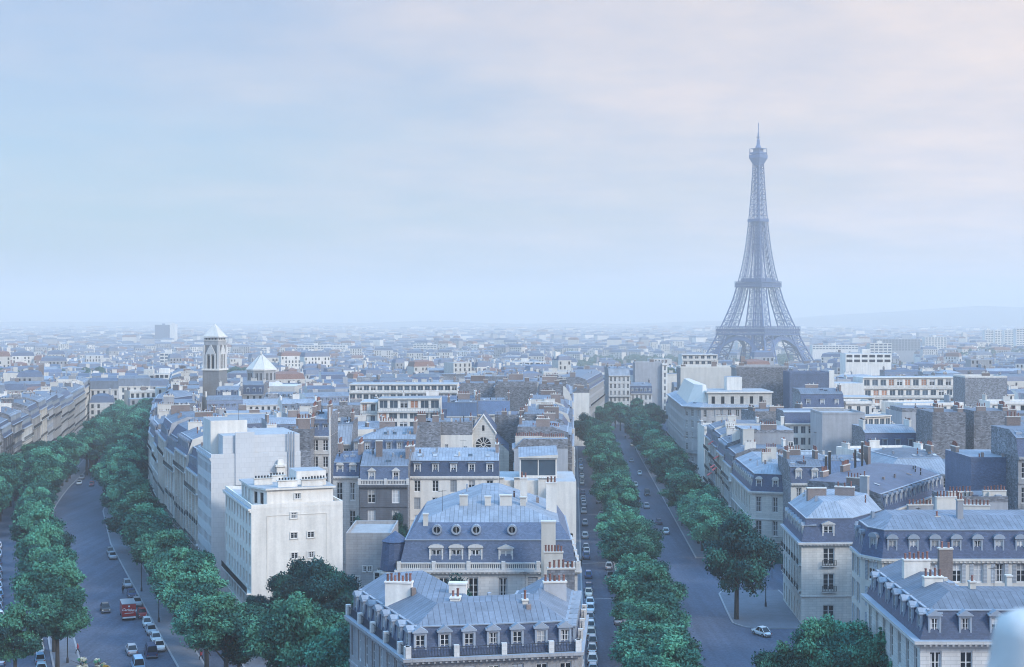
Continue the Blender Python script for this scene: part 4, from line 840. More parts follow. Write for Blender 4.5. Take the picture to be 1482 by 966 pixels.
B('town_house', 'small house with zinc roofs between the chamfered corner house and white terraces', 'house', front(1192, 1262, 302, 16), Z(692, 302), 'fppp', nf=5, wall='cream_plaster', steps=[(6, 3.2, 'zinc_dark'), (1, .3, 'zinc')], skyl=3, mix='dark', chims=[('w', X(1196, 303), 303, 14, 20.4, .5, .5, 0, 'iron', 0), ('w', X(1201, 303), 303, 14, 21.4, .5, .5, 0, 'iron', 0), ('e', 1, .5, 3, 1)])
B('town_house', 'house with small slate dormers tucked behind the chamfered corner house', 'house', front(1145, 1192, 288, 14), Z(700, 288), 'fppp', nf=4, wall='cream_plaster', roof='mansard', dorm='arch', dfront='pale_stone', mix='dark')
# small corner house across the side street
PB15 = [(52.4, 298.6), (59.2, 296.4), (67.9, 306), (64.5, 331), (53.8, 333)]
B('corner_house', 'small rounded corner house with slate mansard, stone dormers and clustered red pots', 'house', PB15, 13.2, 'ffppf', nf=3, wall='cream_stone', gf=4.6, bay=2.9, ww=1.3, mix='dark', steps=[(1.0, 3.7, 'slate'), (3.8, 1.7, 'zinc_light')], dorm='arch', dfront='pale_stone', balc=(1,), cornice=.5, courses=[4.4, 9.2],
  chims=[('w', 57.8, 309, 16, 20.6, 2.2, .8, 10, 'cream_plaster', 5), ('w', 61.0, 307, 16, 20.4, 2.0, .8, -15, 'cream_plaster', 4), ('w', 60.0, 315, 16, 21.2, 2.4, .8, 0, 'cream_plaster', 5)])
r_ = B('apartment_building', 'grey blank-walled block with pale chimney breast rising behind the small corner house', 'apartment block', front(1077, 1149, 346, 14), Z(628, 346), 'bbbb', nf=6, wall='grey_plaster', steps=[(1.5, .9, 'zinc_light')], chims=[('w', X(1084, 345), 345.8, 2, 22.9, 2.8, .8, 0, 'cream_plaster', 0), ('e', 0, .5, 4, 1.2)])
wall_windows(r_[0], r_[1], (X(1077, 346), 346), (X(1149, 346), 346), [(.94, 16.6, 1.3, 1.3), (.94, 18.4, 1.3, 1.3), (.84, 16.6, 1.3, 1.3)], 'dark', 'white_plaster')
B('apartment_building', 'rounded cream house with tall windows below the white gridded block', 'apartment block', front(1148, 1192, 334, 13), Z(660, 334), 'fbbb', nf=5, wall='cream_plaster', roof='flat', parapet='iron', bay=4.2, ww=1.6, mix='dark', chims=[])
B('office_building', 'white gridded modern block with dark attic beside the large grey blank wall', 'office block', front(1136, 1190, 392, 13), Z(613, 392), 'fbbb', nf=7, wall='white_plaster', bay=1.9, ww=1.35, wh=.66, mix='modern', steps=[(1.2, 3.0, 'slate'), (2, .4, 'gravel_roof')], cornice=.5, courses=[], chims=[('w', X(1134, 391), 392.5, 0, Z(604, 392), .9, .9, 0, 'white_plaster', 0)])
r_ = B('apartment_building', 'tall block with a huge plain grey wall, two black flues rising in front', 'apartment block', front(1190.5, 1252, 374, 15), Z(601, 374), 'bbbb', nf=7, wall='grey_plaster', roof='flat', chims=[], cornice=0, courses=[])
for t, z in ((.12, 14), (.18, 12.5), (.66, 13.2), (.76, 15.5)):
    q = lerp2((X(1190.5, 374), 374), (X(1252, 374), 374), t); b = MB(); b.tube((q[0]-r_[1][0], q[1]-.3-r_[1][1], 2), (q[0]-r_[1][0], q[1]-.3-r_[1][1], z-r_[1][2]), .22, .22, 'iron', 8); b.build('flue_pipe', r_[0])
A7 = Vector((X(1253, 374), 374)); e7 = Vector((math.cos(math.radians(30)), math.sin(math.radians(30)))); n7 = Vector((-e7.y, e7.x))
modern('apartment_building', 'white apartment block stepping back in glazed terraces from the huge grey wall', 'apartment block', [tuple(A7), tuple(A7+e7*13), tuple(A7+e7*13+n7*9), tuple(A7+n7*9)], [(Z(655, 378), 0), (Z(640, 378), .3), (Z(624, 378), 1.6), (Z(604, 378), 3.4)], 'fbbb', bay=2.1, ww=1.7, wh=.6, mix='modern')
b7 = front(1306, 1364, 412, 13); B('apartment_building', 'mid grey plain party wall behind the glazed terraces', 'apartment block', b7, Z(597, 412), 'bbbb', nf=6, wall='grey_plaster', steps=[(3, 1.2, 'zinc')], chims=[('e', 1, .4, 3, 1)])
for a, c, y, yt, la in ((1350, 1398, 342, 606, 'sooty rubble end wall, of two side by side the one nearer the terraces'), (1410, 1464, 348, 604, 'sooty rubble end wall, of two side by side the farther from the terraces')):
    B('town_house', 'house with '+la, 'house', front(a, c, y, 14), Z(yt, y), 'ppfp', nf=6, wall='dark_stone', party='rubble', steps=[(1.0, 1.5, 'zinc')], chims=[('e', 0, .2, 2.4, 1.0), ('e', 0, .85, 1.4, .8), ('e', 1, .4, 4, 1.2)], lod=0)
B('town_house', 'sloping mansard house beside the sooty rubble walls at the picture edge', 'house', front(1464.5, 1535, 352, 14), Z(640, 352), 'fppp', nf=5, wall='grey_stone', roof='tall', dorm='flat', mix='dark')
B('apartment_building', 'brown rubble end wall with pale stepped edge behind the sooty walls', 'apartment block', front(1397, 1458, 520, 14), Z(547, 520), 'ppfp', nf=8, wall='white_plaster', party='rubble', roof='flat', chims=[('e', 0, .5, 3, 1)], lod=1)
A18 = front(1252, 1394, 560, 14, 6)
modern('apartment_building', 'long white modern apartment block with ribbon balconies and set-back top floor', 'apartment block', A18, [(Z(596, 560), 0), (Z(577, 560), .2), (Z(563, 562), 1.2), (Z(547, 564), 2.4)], 'fbbb', bay=3.6, ww=2.4)
modern('apartment_building', 'blank white end block joined to the long ribbon balconies', 'apartment block', front(1208, 1251, 556, 16), [(Z(556, 556), 0)], 'bbbb')
modern('apartment_building', 'low white curved penthouse in front of the long ribbon balconies', 'apartment block', front(1216, 1268, 500, 14), [(Z(590, 500), 0), (Z(576, 500), 1.4)], 'fbbb', bay=3.0, ww=1.5)
# rotunda-cornered block on the avenue
PB14 = [(66, 475), (92.0, 478), (92.0, 505), (76, 560), (64.2, 560), (60.8, 482)]
r14, o14, H14, t14 = B('apartment_building', 'large grey stone corner block with smooth cream roof slope and a set-back attic', 'apartment block', PB14, 20.2, 'ffppff', nf=6, wall='grey_stone', bay=3.0, mix='old', steps=[(3.0, 1.3, 'zinc_light')], balc=(2,), cornice=.7, courses=[4.4, 14], chims=[], lod=1)
q14 = [(X(1026, 476), 477.5), (X(1118, 478), 479), (X(1118, 478), 500), (X(1026, 476), 498)]; b = MB()
for i in range(4):
    p, q = q14[i], q14[(i+1) % 4]; L = math.dist(p, q); ops = [(1.2+3.4*j, 2.4+3.4*j, 21.2-o14[2], 23.8-o14[2]) for j in range(int((L-2)/3.4))] if i in (0, 3) else []
    wall_grid(b, (p[0]-o14[0], p[1]-o14[1]), (q[0]-o14[0], q[1]-o14[1]), 20.0-o14[2], 25.0-o14[2], ops, 'cream_stone', .25, 'glass')
b.build('attic', r14); b = MB(); b.prism(offset_poly([(p[0]-o14[0], p[1]-o14[1]) for p in q14], [-.5]*4), 25.0-o14[2], 25.5-o14[2], 'white_plaster', 'gravel_roof'); b.build('attic_roof', r14)
b = MB(); lo = [(62.3, 486), (66.8, 477.5), (69.4, 478), (70.5, 545), (65.6, 545)]; hi = [(66.0, 492), (68.2, 487), (69.4, 487), (70.5, 540), (68.3, 540)]
b.hexa([(x-o14[0], y-o14[1], 20.4-o14[2]) for x, y in lo], [(x-o14[0], y-o14[1], 27.4-o14[2]) for x, y in hi], 'warm_render', 'warm_render'); b.build('corner_roof', r14)
partbox(r14, o14, front(1052, 1074, 488, 6), 25.5, Z(546, 488), 'white_plaster', 'roof_hut', 'zinc_light')
B('apartment_building', 'tall block with mottled dark party wall between rotunda block and tower', 'apartment block', front(1066, 1140, 548, 13), Z(532, 548), 'ppff', nf=9, wall='grey_stone', party='rubble', roof='flat', chims=[('e', 0, .1, 2, 1), ('e', 0, .98, 1.6, 1)], lod=1)
B('apartment_building', 'flat pale wall with dark flue stack above the cream roof slope', 'apartment block', front(985, 1066, 590, 13), Z(533, 590), 'bppp', nf=8, wall='cream_plaster', roof='flat', chims=[('e', 0, .05, 2, .6), ('e', 0, .6, 2.2, 2), ('e', 0, .97, 2, 1)], lod=1)
modern('apartment_building', 'cluster of white stepped rooftop flats left of the iron tower base', 'apartment block', front(988, 1040, 655, 18), [(Z(530, 655), 0), (Z(522, 655), 1.0), (Z(514, 657), 3.0)], 'fbbb', bay=3, ww=1.8, mix='modern')
B('apartment_building', 'block with a long black slate wall beside a white pillar', 'apartment block', front(1143, 1200, 530, 13), Z(541, 530), 'bbbb', nf=8, wall='slate_pale', roof='flat', chims=[('w', X(1204, 530), 531, -4, Z(537, 530), 2.0, 2.0, 0, 'white_plaster', 0)], lod=1, cornice=.2)
B('town_house', 'blue slate mansard house with two white dormers above the gridded white block', 'house', front(1160, 1222, 440, 14), Z(590, 440), 'fppp', nf=6, wall='white_plaster', roof='tall', dorm='flat', dfront='white', bay=5, lod=1)
B('apartment_building', 'white flat-roofed block right of the slate house with a row of square windows', 'apartment block', front(1224, 1262, 446, 12), Z(584, 446), 'fbbb', nf=6, wall='white_plaster', roof='flat', bay=2.4, mix='modern', lod=1, chims=[])

# ------------------------------------------------------------------ the roofscape between and beyond: separate houses, simple parts
MIDN = [0]; zone_n = {}
def zone(x, y):
    px = CX+x/y*FPX
    d = 'nearer roofs' if y < 500 else ('middle roofs' if y < 700 else 'far roofs')
    if px < 100: w = 'by the avenue edge'
    elif px < 290: w = 'short of the bell tower'
    elif px < 450: w = 'near the pyramid church'
    elif px < 640: w = 'past the orange blinds'
    elif px < 850: w = 'past the rubble walls'
    elif px < 1010: w = 'past the avenue bend'
    elif px < 1200: w = 'before the iron tower'
    else: w = 'around the ribbon balconies'
    return w+', '+d
def roofscape_house(poly, zc, y, rr):
    wl = rr.choices(['cream_stone', 'grey_stone', 'cream_plaster', 'pale_stone', 'grey_plaster', 'white_plaster'], [4, 3, 3, 3, 2, 4])[0]
    pale = poly[0][0] > .2*y
    if pale and rr.random() < .35: wl = 'white_plaster'
    kind = rr.choices(['mansard', 'tall', 'low', 'flat', 'double'], [5, 3, 3, 7 if pale else 3, 1])[0]; zk = zone(*poly[0])
    rm = rr.choice(['zinc', 'zinc_light', 'zinc', 'zinc_dark', 'zinc_light', 'roof_tile'] if kind == 'low' else ['zinc', 'zinc_light', 'zinc_dark']); mm = rr.choice(['slate', 'slate_pale', 'zinc'])
    rw = {'zinc': 'grey zinc', 'zinc_light': 'pale zinc', 'zinc_dark': 'dark zinc', 'roof_tile': 'red tiled'}[rm]
    base = f"{WORD[wl]} house, {'flat' if kind == 'flat' else rw} {'' if kind in ('low', 'flat') else 'mansard '}roof, "
    key = (wl, kind if kind in ('low', 'flat') else 'm', rm if kind != 'flat' else '', zk); zone_n[key] = zone_n.get(key, 0)+1; k = zone_n[key]
    lab = base+zk if k == 1 else base+f"{ordn(k)} such "+zk
    lab = lab.replace('  ', ' ')
    if len(lab.replace('-', ' ').split()) > 16: lab = lab.replace(' and slate mansard roof', ' mansard').replace('house with ', 'house, ').replace(' in the ', ' ')
    name = 'town_house' if kind != 'flat' else 'apartment_building'
    ed = rr.choice(['fppp', 'fppp', 'ffpf', 'pppp', 'fbbb']) if kind != 'flat' else 'fbbb'
    building(name, lab, 'house' if kind != 'flat' else 'apartment block', poly, zc, ed, nf=max(4, int((zc-gz(y))/3.4)), wall=wl, party=rr.choice(['rubble', 'rubble', 'cream_plaster', 'grey_plaster', 'white_plaster']), win='mesh',
             roof=kind, dorm=('flat' if rr.random() < .5 else 'arch') if kind in ('mansard', 'tall', 'double') and y < 640 and ed[0] == 'f' else None, roof_m=rm, mans_m=mm, cornice=.3, courses=[], lod=2, group='houses in the roofscape', bay=2.7 if wl != 'white_plaster' else 3.1, ww=1.15 if kind != 'flat' else 1.5, cmat=rr.choice(['stack_brick', 'cream_plaster', 'grey_plaster', 'white_plaster', 'cream_plaster', 'rubble']))
    MIDN[0] += 1
for a, c, y, yt, w_, rf, la in ((312, 344, 640, 575, 'cream_stone', 'mansard', 'cream house with slate mansard at the foot of the bell tower'), (345, 381, 652, 571, 'grey_stone', 'tall', 'grey house with tall slate mansard right below the pyramid church'), (382, 422, 636, 576, 'pale_stone', 'low', 'pale low-roofed house just right of the pyramid church')):
    B('town_house', la, 'house', front(a, c, y, 15), Z(yt, y), 'fppp', nf=6, wall=w_, roof=rf, dorm='arch', lod=2, win='mesh', cornice=.3, courses=[], cmat='cream_plaster')
# keep the avenues clear
for a, c in ((150, 400), (400, 700)): OCC.append(([(mx(a)-34, a), (mx(a)+14, a), (mx(c)+14, c), (mx(c)-34, c)], 0))
OCC.append(([(rc(150)-28, 150), (rc(150)+13, 150), (rc(600)+13, 600), (rc(600)-28, 600)], 0)); OCC.append(([(30, 600), (66, 600), (85, 745), (55, 745)], 0)); OCC.append(([(40, 255), (140, 255), (140, 297), (40, 297)], 0))
for a, c, y0, y1 in ((294, 330, 690, 735), (352, 404, 680, 735)): OCC.append(([(X(a, y0), y0), (X(c, y0), y0), (X(c, y1), y1), (X(a, y1), y1)], 0))
rr = random.Random(21); y = 330.0; FARS = []
while y < 985:
    x = -.40*y-rr.uniform(0, 12); skew = rr.uniform(-.05, .05)
    while x < .40*y and MIDN[0] < 225:
        w = rr.uniform(13, 27); dpt = rr.uniform(11, 16); a = rr.uniform(-.16, .16)+(.36 if x < -.12*y else (0 if x < .1*y else .12)); zc = rr.uniform(14.5, 20.5)+gz(y)*.8
        if y < 430: zc = min(zc, 19)
        if rr.random() < .08: zc += 4
        if y <= 560 and 285 < CX+x/y*FPX < 440: zc = min(zc, 51-.068*y-6.5)
        if y > 540 and 270 < CX+x/y*FPX < 425: zc = min(zc, 12.5 if y > 590 else 11.5)
        e = Vector((math.cos(a), math.sin(a))); n_ = Vector((-e.y, e.x)); A = Vector((x, y+rr.uniform(-3, 3)))
        poly = [tuple(A), tuple(A+e*w), tuple(A+e*w+n_*dpt), tuple(A+n_*dpt)]
        if free(poly): occ(poly); roofscape_house(poly, zc, y, rr)
        x += w*math.cos(a)+rr.choice([.3, .3, .3, 7])
    y += rr.uniform(24, 33) if y < 600 else rr.uniform(32, 46)

# ------------------------------------------------------------------ the distant city: one mass of thousands of houses
b = MB(); rr = random.Random(33); CITYM = ['cream_stone', 'grey_stone', 'pale_stone', 'white_plaster', 'cream_plaster', 'grey_plaster']; ROOFM = ['zinc', 'zinc', 'zinc_light', 'slate_pale', 'zinc_dark', 'roof_tile', 'gravel_roof']
def far_house(x, y, w, d, h, a, win=True):
    z = gz(y)-1; e = Vector((math.cos(a), math.sin(a))); n = Vector((-e.y, e.x)); A = Vector((x, y)); q = [A, A+e*w, A+e*w+n*d, A+n*d]; m = rr.choice(CITYM); rm = rr.choice(ROOFM); zt = z+h
    P = [tuple(p) for p in q]
    if win and y < 2600:
        nf = int(h/3.3); nb = max(2, int(w/2.8)); 
        step = 1 if y < 1500 else 2
        ops = []
        for f in range(max(1, nf-4), nf):
            for j in range(0, nb): u = w*(j+.5)/nb-.6; ops.append((u, u+1.2, zt-3.2*(nf-f)+.3, zt-3.2*(nf-f)+2.4))
        c = [(A+e*((o[0]+o[1])/2)) for o in ops]
        for o in ops:
            if rr.random() < .25: continue
            p0, p1 = A+e*o[0]-n*.03, A+e*o[1]-n*.03; b.face([(*p0, o[2]), (*p1, o[2]), (*p1, o[3]), (*p0, o[3])], 'glass')
    for i in range(4): j = (i+1) % 4; b.face([(*P[i], z), (*P[j], z), (*P[j], zt), (*P[i], zt)], m)
    if rm == 'gravel_roof': b.face([(*p, zt) for p in P], rm); return
    i1 = offset_poly(P, [1.0]*4); i2 = offset_poly(P, [min(d, w)*.46]*4); rh = rr.uniform(2.5, 4)
    for s0, s1, z0, z1, mm in ((P, i1, zt, zt+rh, 'slate_pale' if rm != 'roof_tile' else rm), (i1, i2, zt+rh, zt+rh+1.3, rm)):
        for i in range(4): j = (i+1) % 4; b.face([(*s0[i], z0), (*s0[j], z0), (*s1[j], z1), (*s1[i], z1)], mm)
    if y < 2200:
        for k in range(2):
            t = rr.random(); c = A+e*w*t+n*d*.5; b.box((c.x, c.y, zt+1), (rr.uniform(1, 3.5), .8, rh+rr.uniform(1, 3)), rr.choice(['stack_brick', 'cream_plaster', 'grey_plaster', 'white_plaster']), a+1.57*rr.choice([0, 1]))
y = 690.0; na = 0
while y < 11500:
    st = 1.0 if y < 1500 else (1.0+(y-1500)/2200)
    x = -.42*y-rr.uniform(0, 20)
    while x < .42*y:
        w, d = rr.uniform(9, 24)*st**.55, rr.uniform(10, 15)*st**.45; h = rr.uniform(13, 23) if rr.random() < .93 else rr.uniform(23, 34)
        a = .5*math.sin(x*.004+y*.0021)+rr.uniform(-.08, .08)
        px = CX+x/y*FPX; ok = True
        if 1180 < y < 2350 and 780 < px < 1330 and not (y < 1330 and px > 1130) and rr.random() < .93: ok = False      # river and the gardens round the tower
        if 620 <= y < 1000: ok = free([(x, y), (x+w, y), (x+w, y+d), (x, y+d)]) 
        if y < 900 and 640 < y and abs(x-(rc(y)-5)) < 34 and y < 760: ok = False
        if ok: far_house(x, y, w, d, h, a)
        x += w+rr.choice([.5, .5, .5, 9])*st
    y += rr.uniform(20, 34)*st**1.1
tag(b.build('distant_city'), 'hazy mass of pale houses and grey roofs filling the plain to the horizon', 'city', kind='stuff')
# ------------------------------------------------------------------ landmarks
# iron lattice tower
TX, TY, TZ = X(1097, 1712), 1712.0, -21.0
tw = empty('lattice_tower', (TX, TY, TZ), math.radians(43), 'very tall tapering iron lattice tower with two decks and a topmost mast', 'tower')
PROF = [(0, 58.5, 23.5), (20, 49.0, 21), (40, 40.6, 18), (57.6, 34.3, 15.5), (75, 28.5, 13.5), (95, 22.5, 11.5), (115.7, 18.2, 10.0), (135, 14.6, 8.6), (155, 11.9, 7.6), (175, 9.9, 6.9), (196, 8.3, 6.4), (220, 6.8, 0), (250, 5.3, 0), (276, 4.4, 0)]
def prof(z):
    for (a, h0, w0), (c, h1, w1) in zip(PROF, PROF[1:]):
        if z <= c: t = (z-a)/(c-a); return h0+(h1-h0)*t, (w0+(w1-w0)*t)
    return PROF[-1][1:]
def lattice_leg(sx, sy, zs, t):
    b = MB()
    for z0, z1 in zip(zs, zs[1:]):
        (h0, w0), (h1, w1) = prof(z0), prof(z1)
        c0 = [(sx*(h0-i*w0), sy*(h0-j*w0), z0) for i, j in ((0, 0), (1, 0), (1, 1), (0, 1))]; c1 = [(sx*(h1-i*w1), sy*(h1-j*w1), z1) for i, j in ((0, 0), (1, 0), (1, 1), (0, 1))]
        for i in range(4):
            j = (i+1) % 4; b.tube(c0[i], c1[i], t, t, 'tower_iron', 4, False); b.tube(c0[i], c1[j], t*.42, t*.42, 'tower_iron', 3, False); b.tube(c0[j], c1[i], t*.42, t*.42, 'tower_iron', 3, False); b.tube(c1[i], c1[j], t*.7, t*.7, 'tower_iron', 4, False)
            m = [tuple((Vector(p)+Vector(q))/2) for p, q in ((c0[i], c0[j]), (c1[i], c1[j]))]; (b.tube(m[0], m[1], t*.4, t*.4, 'tower_iron', 3, False) if z0 > 55 else None)
    return b
for sx in (-1, 1):
    for sy in (-1, 1):
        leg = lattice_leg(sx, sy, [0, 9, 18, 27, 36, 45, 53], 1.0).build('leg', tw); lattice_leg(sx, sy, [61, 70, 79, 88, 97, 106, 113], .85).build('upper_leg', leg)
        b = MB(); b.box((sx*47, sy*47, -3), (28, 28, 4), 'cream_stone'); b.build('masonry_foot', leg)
def deck(z, h, half, name, cols):
    b = MB(); b.box((0, 0, z), (half*2, half*2, .8), 'tower_iron')
    for s in range(4):
        a = s*math.pi/2; cr, sr = math.cos(a), math.sin(a)
        def Rt(u, z_, o=0): v = half+o; return (u*cr+v*sr, u*sr-v*cr, z_)
        for zz_, r_ in ((z, .9), (z+h*.45, .6), (z+h, .8)): b.tube(Rt(-half, zz_), Rt(half, zz_), r_, r_, 'tower_iron', 4)
        n = cols
        for i in range(n+1):
            u = -half+2*half*i/n; b.tube(Rt(u, z), Rt(u, z+h), .35, .35, 'tower_iron', 3)
            if i < n: u2 = -half+2*half*(i+1)/n; b.tube(Rt(u, z), Rt(u2, z+h*.45), .25, .25, 'tower_iron', 3); b.tube(Rt(u2, z), Rt(u, z+h*.45), .25, .25, 'tower_iron', 3)
        b.face([Rt(-half, z+h*.5, -.6), Rt(half, z+h*.5, -.6), Rt(half, z+h*.78, -.6), Rt(-half, z+h*.78, -.6)], 'tower_iron')
    return b.build(name, tw)
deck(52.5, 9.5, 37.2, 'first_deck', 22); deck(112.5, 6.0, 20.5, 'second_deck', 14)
for s in range(4):                                    # decorative arches between the legs
    a = s*math.pi/2; cr, sr = math.cos(a), math.sin(a); b = MB(); prev = None
    for i in range(19):
        t = math.pi*i/18; q = []
        for r_ in (37.5, 33.8):
            u, z_ = -r_*math.cos(t), 12+r_*1.02*math.sin(t); v = prof(min(max(z_, 0), 52))[0]-.4; q.append((u*cr+v*sr, u*sr-v*cr, z_))
        if prev:
            b.tube(prev[0], q[0], .9, .9, 'tower_iron', 4, False); b.tube(prev[1], q[1], .9, .9, 'tower_iron', 4, False); b.tube(prev[0], q[1], .4, .4, 'tower_iron', 3, False); b.tube(prev[1], q[0], .4, .4, 'tower_iron', 3, False)
            b.face([prev[0], q[0], q[1], prev[1]], 'tower_iron')
        prev = q
    for i in range(-9, 10):                            # openwork between arch and deck
        u = i*3.6; zt = 52.5; zl = 12+37.5*1.02*math.sqrt(max(0, 1-(u/37.5)**2)) if abs(u) < 37.5 else 12; v = prof(50)[0]-.3
        if zl < 51.5: b.tube((u*cr+v*sr, u*sr-v*cr, zl), (u*cr+v*sr, u*sr-v*cr, zt), .35, .35, 'tower_iron', 3, False)
    b.build('arch', tw)
b = MB(); zs = [118+i*7.8 for i in range(11)]
for sx in (-1, 1):
    for sy in (-1, 1):
        m_ = lattice_leg(sx, sy, zs, .62); off = len(b.v); b.v += m_.v; b.f += [[i+off for i in f] for f in m_.f]; b.uv += m_.uv; b.mi += [b._m('tower_iron')]*len(m_.f)
z = 196.0
while z < 274:
    z1 = min(274, z+6.5); h0, h1 = prof(z)[0], prof(z1)[0]; c0 = [(h0, h0, z), (-h0, h0, z), (-h0, -h0, z), (h0, -h0, z)]; c1 = [(h1, h1, z1), (-h1, h1, z1), (-h1, -h1, z1), (h1, -h1, z1)]
    for i in range(4):
        j = (i+1) % 4; b.tube(c0[i], c1[i], .62, .58, 'tower_iron', 4, False); b.tube(c1[i], c1[j], .45, .45, 'tower_iron', 3, False)
        k0 = tuple((Vector(c0[i])+Vector(c0[j]))/2); k1 = tuple((Vector(c1[i])+Vector(c1[j]))/2); b.tube(k0, k1, .5, .5, 'tower_iron', 3, False); b.tube(c0[i], k1, .35, .35, 'tower_iron', 3, False); b.tube(k0, c1[i], .35, .35, 'tower_iron', 3, False); b.tube(k0, c1[j], .35, .35, 'tower_iron', 3, False); b.tube(c0[j], k1, .35, .35, 'tower_iron', 3, False)
    z = z1
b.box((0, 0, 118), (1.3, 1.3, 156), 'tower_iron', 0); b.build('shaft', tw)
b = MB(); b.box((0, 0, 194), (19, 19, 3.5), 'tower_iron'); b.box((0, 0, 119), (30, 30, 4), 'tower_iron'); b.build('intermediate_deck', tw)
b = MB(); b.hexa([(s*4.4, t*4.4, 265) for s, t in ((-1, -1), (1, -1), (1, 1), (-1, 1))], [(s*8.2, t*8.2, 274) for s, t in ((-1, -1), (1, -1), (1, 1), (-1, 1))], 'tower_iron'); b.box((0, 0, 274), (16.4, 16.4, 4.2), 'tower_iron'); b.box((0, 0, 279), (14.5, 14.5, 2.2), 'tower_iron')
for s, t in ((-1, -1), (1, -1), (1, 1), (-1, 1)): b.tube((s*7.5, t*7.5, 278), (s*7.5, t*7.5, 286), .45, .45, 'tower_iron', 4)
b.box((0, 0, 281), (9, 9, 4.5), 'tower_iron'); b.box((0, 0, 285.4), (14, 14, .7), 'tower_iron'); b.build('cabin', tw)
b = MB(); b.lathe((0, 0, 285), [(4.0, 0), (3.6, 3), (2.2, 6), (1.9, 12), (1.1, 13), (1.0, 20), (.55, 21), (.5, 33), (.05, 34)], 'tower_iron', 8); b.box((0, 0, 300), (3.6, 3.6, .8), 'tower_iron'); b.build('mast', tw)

# church: bell tower and pyramid-roofed body
CT, cty = X(311, 705), 705.0; zb = gz(cty)-1
def church_tower():
    r = empty('church_tower', (CT, cty, zb), math.radians(-16), 'square stone bell tower with gabled belfry and white pyramid spire', 'tower'); H = lambda py: Z(py, cty)-zb; hw = 4.6
    b = MB(); b.box((0, 0, 0), (hw*2, hw*2, H(536)), 'tower_stone'); b.build('wall', r)
    b = MB(); b.box((0, 0, H(536)), (hw*2+.9, hw*2+.9, .9), 'white_plaster')
    for s, t in ((-1, -1), (1, -1), (1, 1), (-1, 1)): b.box((s*(hw-.55), t*(hw-.55), H(536)+.9), (1.1, 1.1, H(500)-H(536)-.9), 'pale_stone')
    b.box((0, 0, H(536)+.9), (hw*2-1.6, hw*2-1.6, H(500)-H(536)-.9), 'tower_stone'); b.build('belfry', r)
    for s in range(4):
        a = s*math.pi/2; cr, sr = math.cos(a), math.sin(a); g = MB()
        def P(u, v, z): return (u*cr+v*sr, u*sr-v*cr, z)
        z0, z1, z2 = H(534), H(513), H(499)
        for u0, u1 in ((-2.9, -2.1), (-.35, .35), (2.1, 2.9)): g.hexa([P(u0, hw-.4, z0), P(u1, hw-.4, z0), P(u1, hw+.2, z0), P(u0, hw+.2, z0)], [P(u0, hw-.4, z1), P(u1, hw-.4, z1), P(u1, hw+.2, z1), P(u0, hw+.2, z1)], 'pale_stone')
        g.hexa([P(-2.9, hw-.4, z1), P(2.9, hw-.4, z1), P(2.9, hw+.2, z1), P(-2.9, hw+.2, z1)], [P(-.2, hw-.4, z2), P(.2, hw-.4, z2), P(.2, hw+.2, z2), P(-.2, hw+.2, z2)], 'pale_stone')
        gb = g.build('gable', r)
        for u in (-1.22, 1.22):
            o = MB(); n = 6; pts = [P(u-.85, hw-.7, z0), P(u+.85, hw-.7, z0)]+[P(u+.85*math.cos(math.pi*i/n), hw-.7, z1-1.6+.85*math.sin(math.pi*i/n)) for i in range(n+1)]; o.face(pts, 'glass'); o.build('opening', gb)
    b = MB(); b.box((0, 0, H(500)), (hw*2-1.0, hw*2-1.0, H(489)-H(500)), 'grey_stone'); b.box((0, 0, H(493)), (hw*2-.4, hw*2-.4, .4), 'white_plaster'); b.box((0, 0, H(488.5)), (hw*2+.2, hw*2+.2, .7), 'white_plaster')
    for s in range(4):
        a = s*math.pi/2; cr, sr = math.cos(a), math.sin(a)
        for u in (-2.6, -.9, .9, 2.6): b.box((u*cr+(hw-.45)*sr, u*sr-(hw-.45)*cr, H(492.4)), (.9, .15, 1.1), 'glass', a)
    b.build('lantern', r)
    q = [(s*(hw+.1), t*(hw+.1), H(488)) for s, t in ((-1, -1), (1, -1), (1, 1), (-1, 1))]; b = MB()
    for i in range(4): b.face([q[i], q[(i+1) % 4], (0, 0, H(468.5))], 'cream_plaster')
    b.build('spire', r); occ([(CT-9, cty-9), (CT+9, cty-9), (CT+9, cty+9), (CT-9, cty+9)])
church_tower()
cx2, cy2 = X(377, 698), 700.0; zb2 = gz(cy2)-1; r = empty('church', (cx2, cy2, zb2), 0, 'church drum with dark slit windows under a white eight-sided pyramid roof', 'church'); H = lambda py: Z(py, 698)-zb2
b = MB(); n = 8; ring = lambda R_, z: [(R_*math.cos(2*math.pi*(i+.5)/n), R_*math.sin(2*math.pi*(i+.5)/n), z) for i in range(n)]
b.hexa(ring(7.4, 0), ring(7.4, H(535)), 'grey_stone'); b.build('drum', r); b = MB(); b.hexa(ring(8.0, H(536)), ring(8.0, H(534)), 'white_plaster')
for p in [0]: 
    q = ring(7.9, H(534)); 
    for i in range(n): b.face([q[i], q[(i+1) % n], (.3*math.cos(i), .3*math.sin(i), H(512))], 'cream_plaster')
b.box((0, 0, H(512.5)), (.8, .8, 1.5), 'white_plaster'); b.build('roof', r)
for i in range(n):
    a = 2*math.pi*(i+1)/n
    for k in (-1.4, -.7, .7, 1.4): 
        w = MB(); c_, s_ = math.cos(a), math.sin(a); d0 = 7.4*math.cos(math.pi/n)+.04; w.box((c_*d0-s_*k, s_*d0+c_*k, H(550)), (.1, .42, H(540)-H(550)), 'glass', a); w.build('window', r)
b = MB(); b.box((2, 0, 0), (34, 22, H(558)), 'cream_stone', 0, 'pale_stone'); b.box((-1, 0, H(558)), (22, 18, H(553)-H(558)), 'pale_stone', 0, 'pale_stone', .8); b.build('nave', r); occ([(cx2-18, cy2-13), (cx2+20, cy2-13), (cx2+20, cy2+13), (cx2-18, cy2+13)])
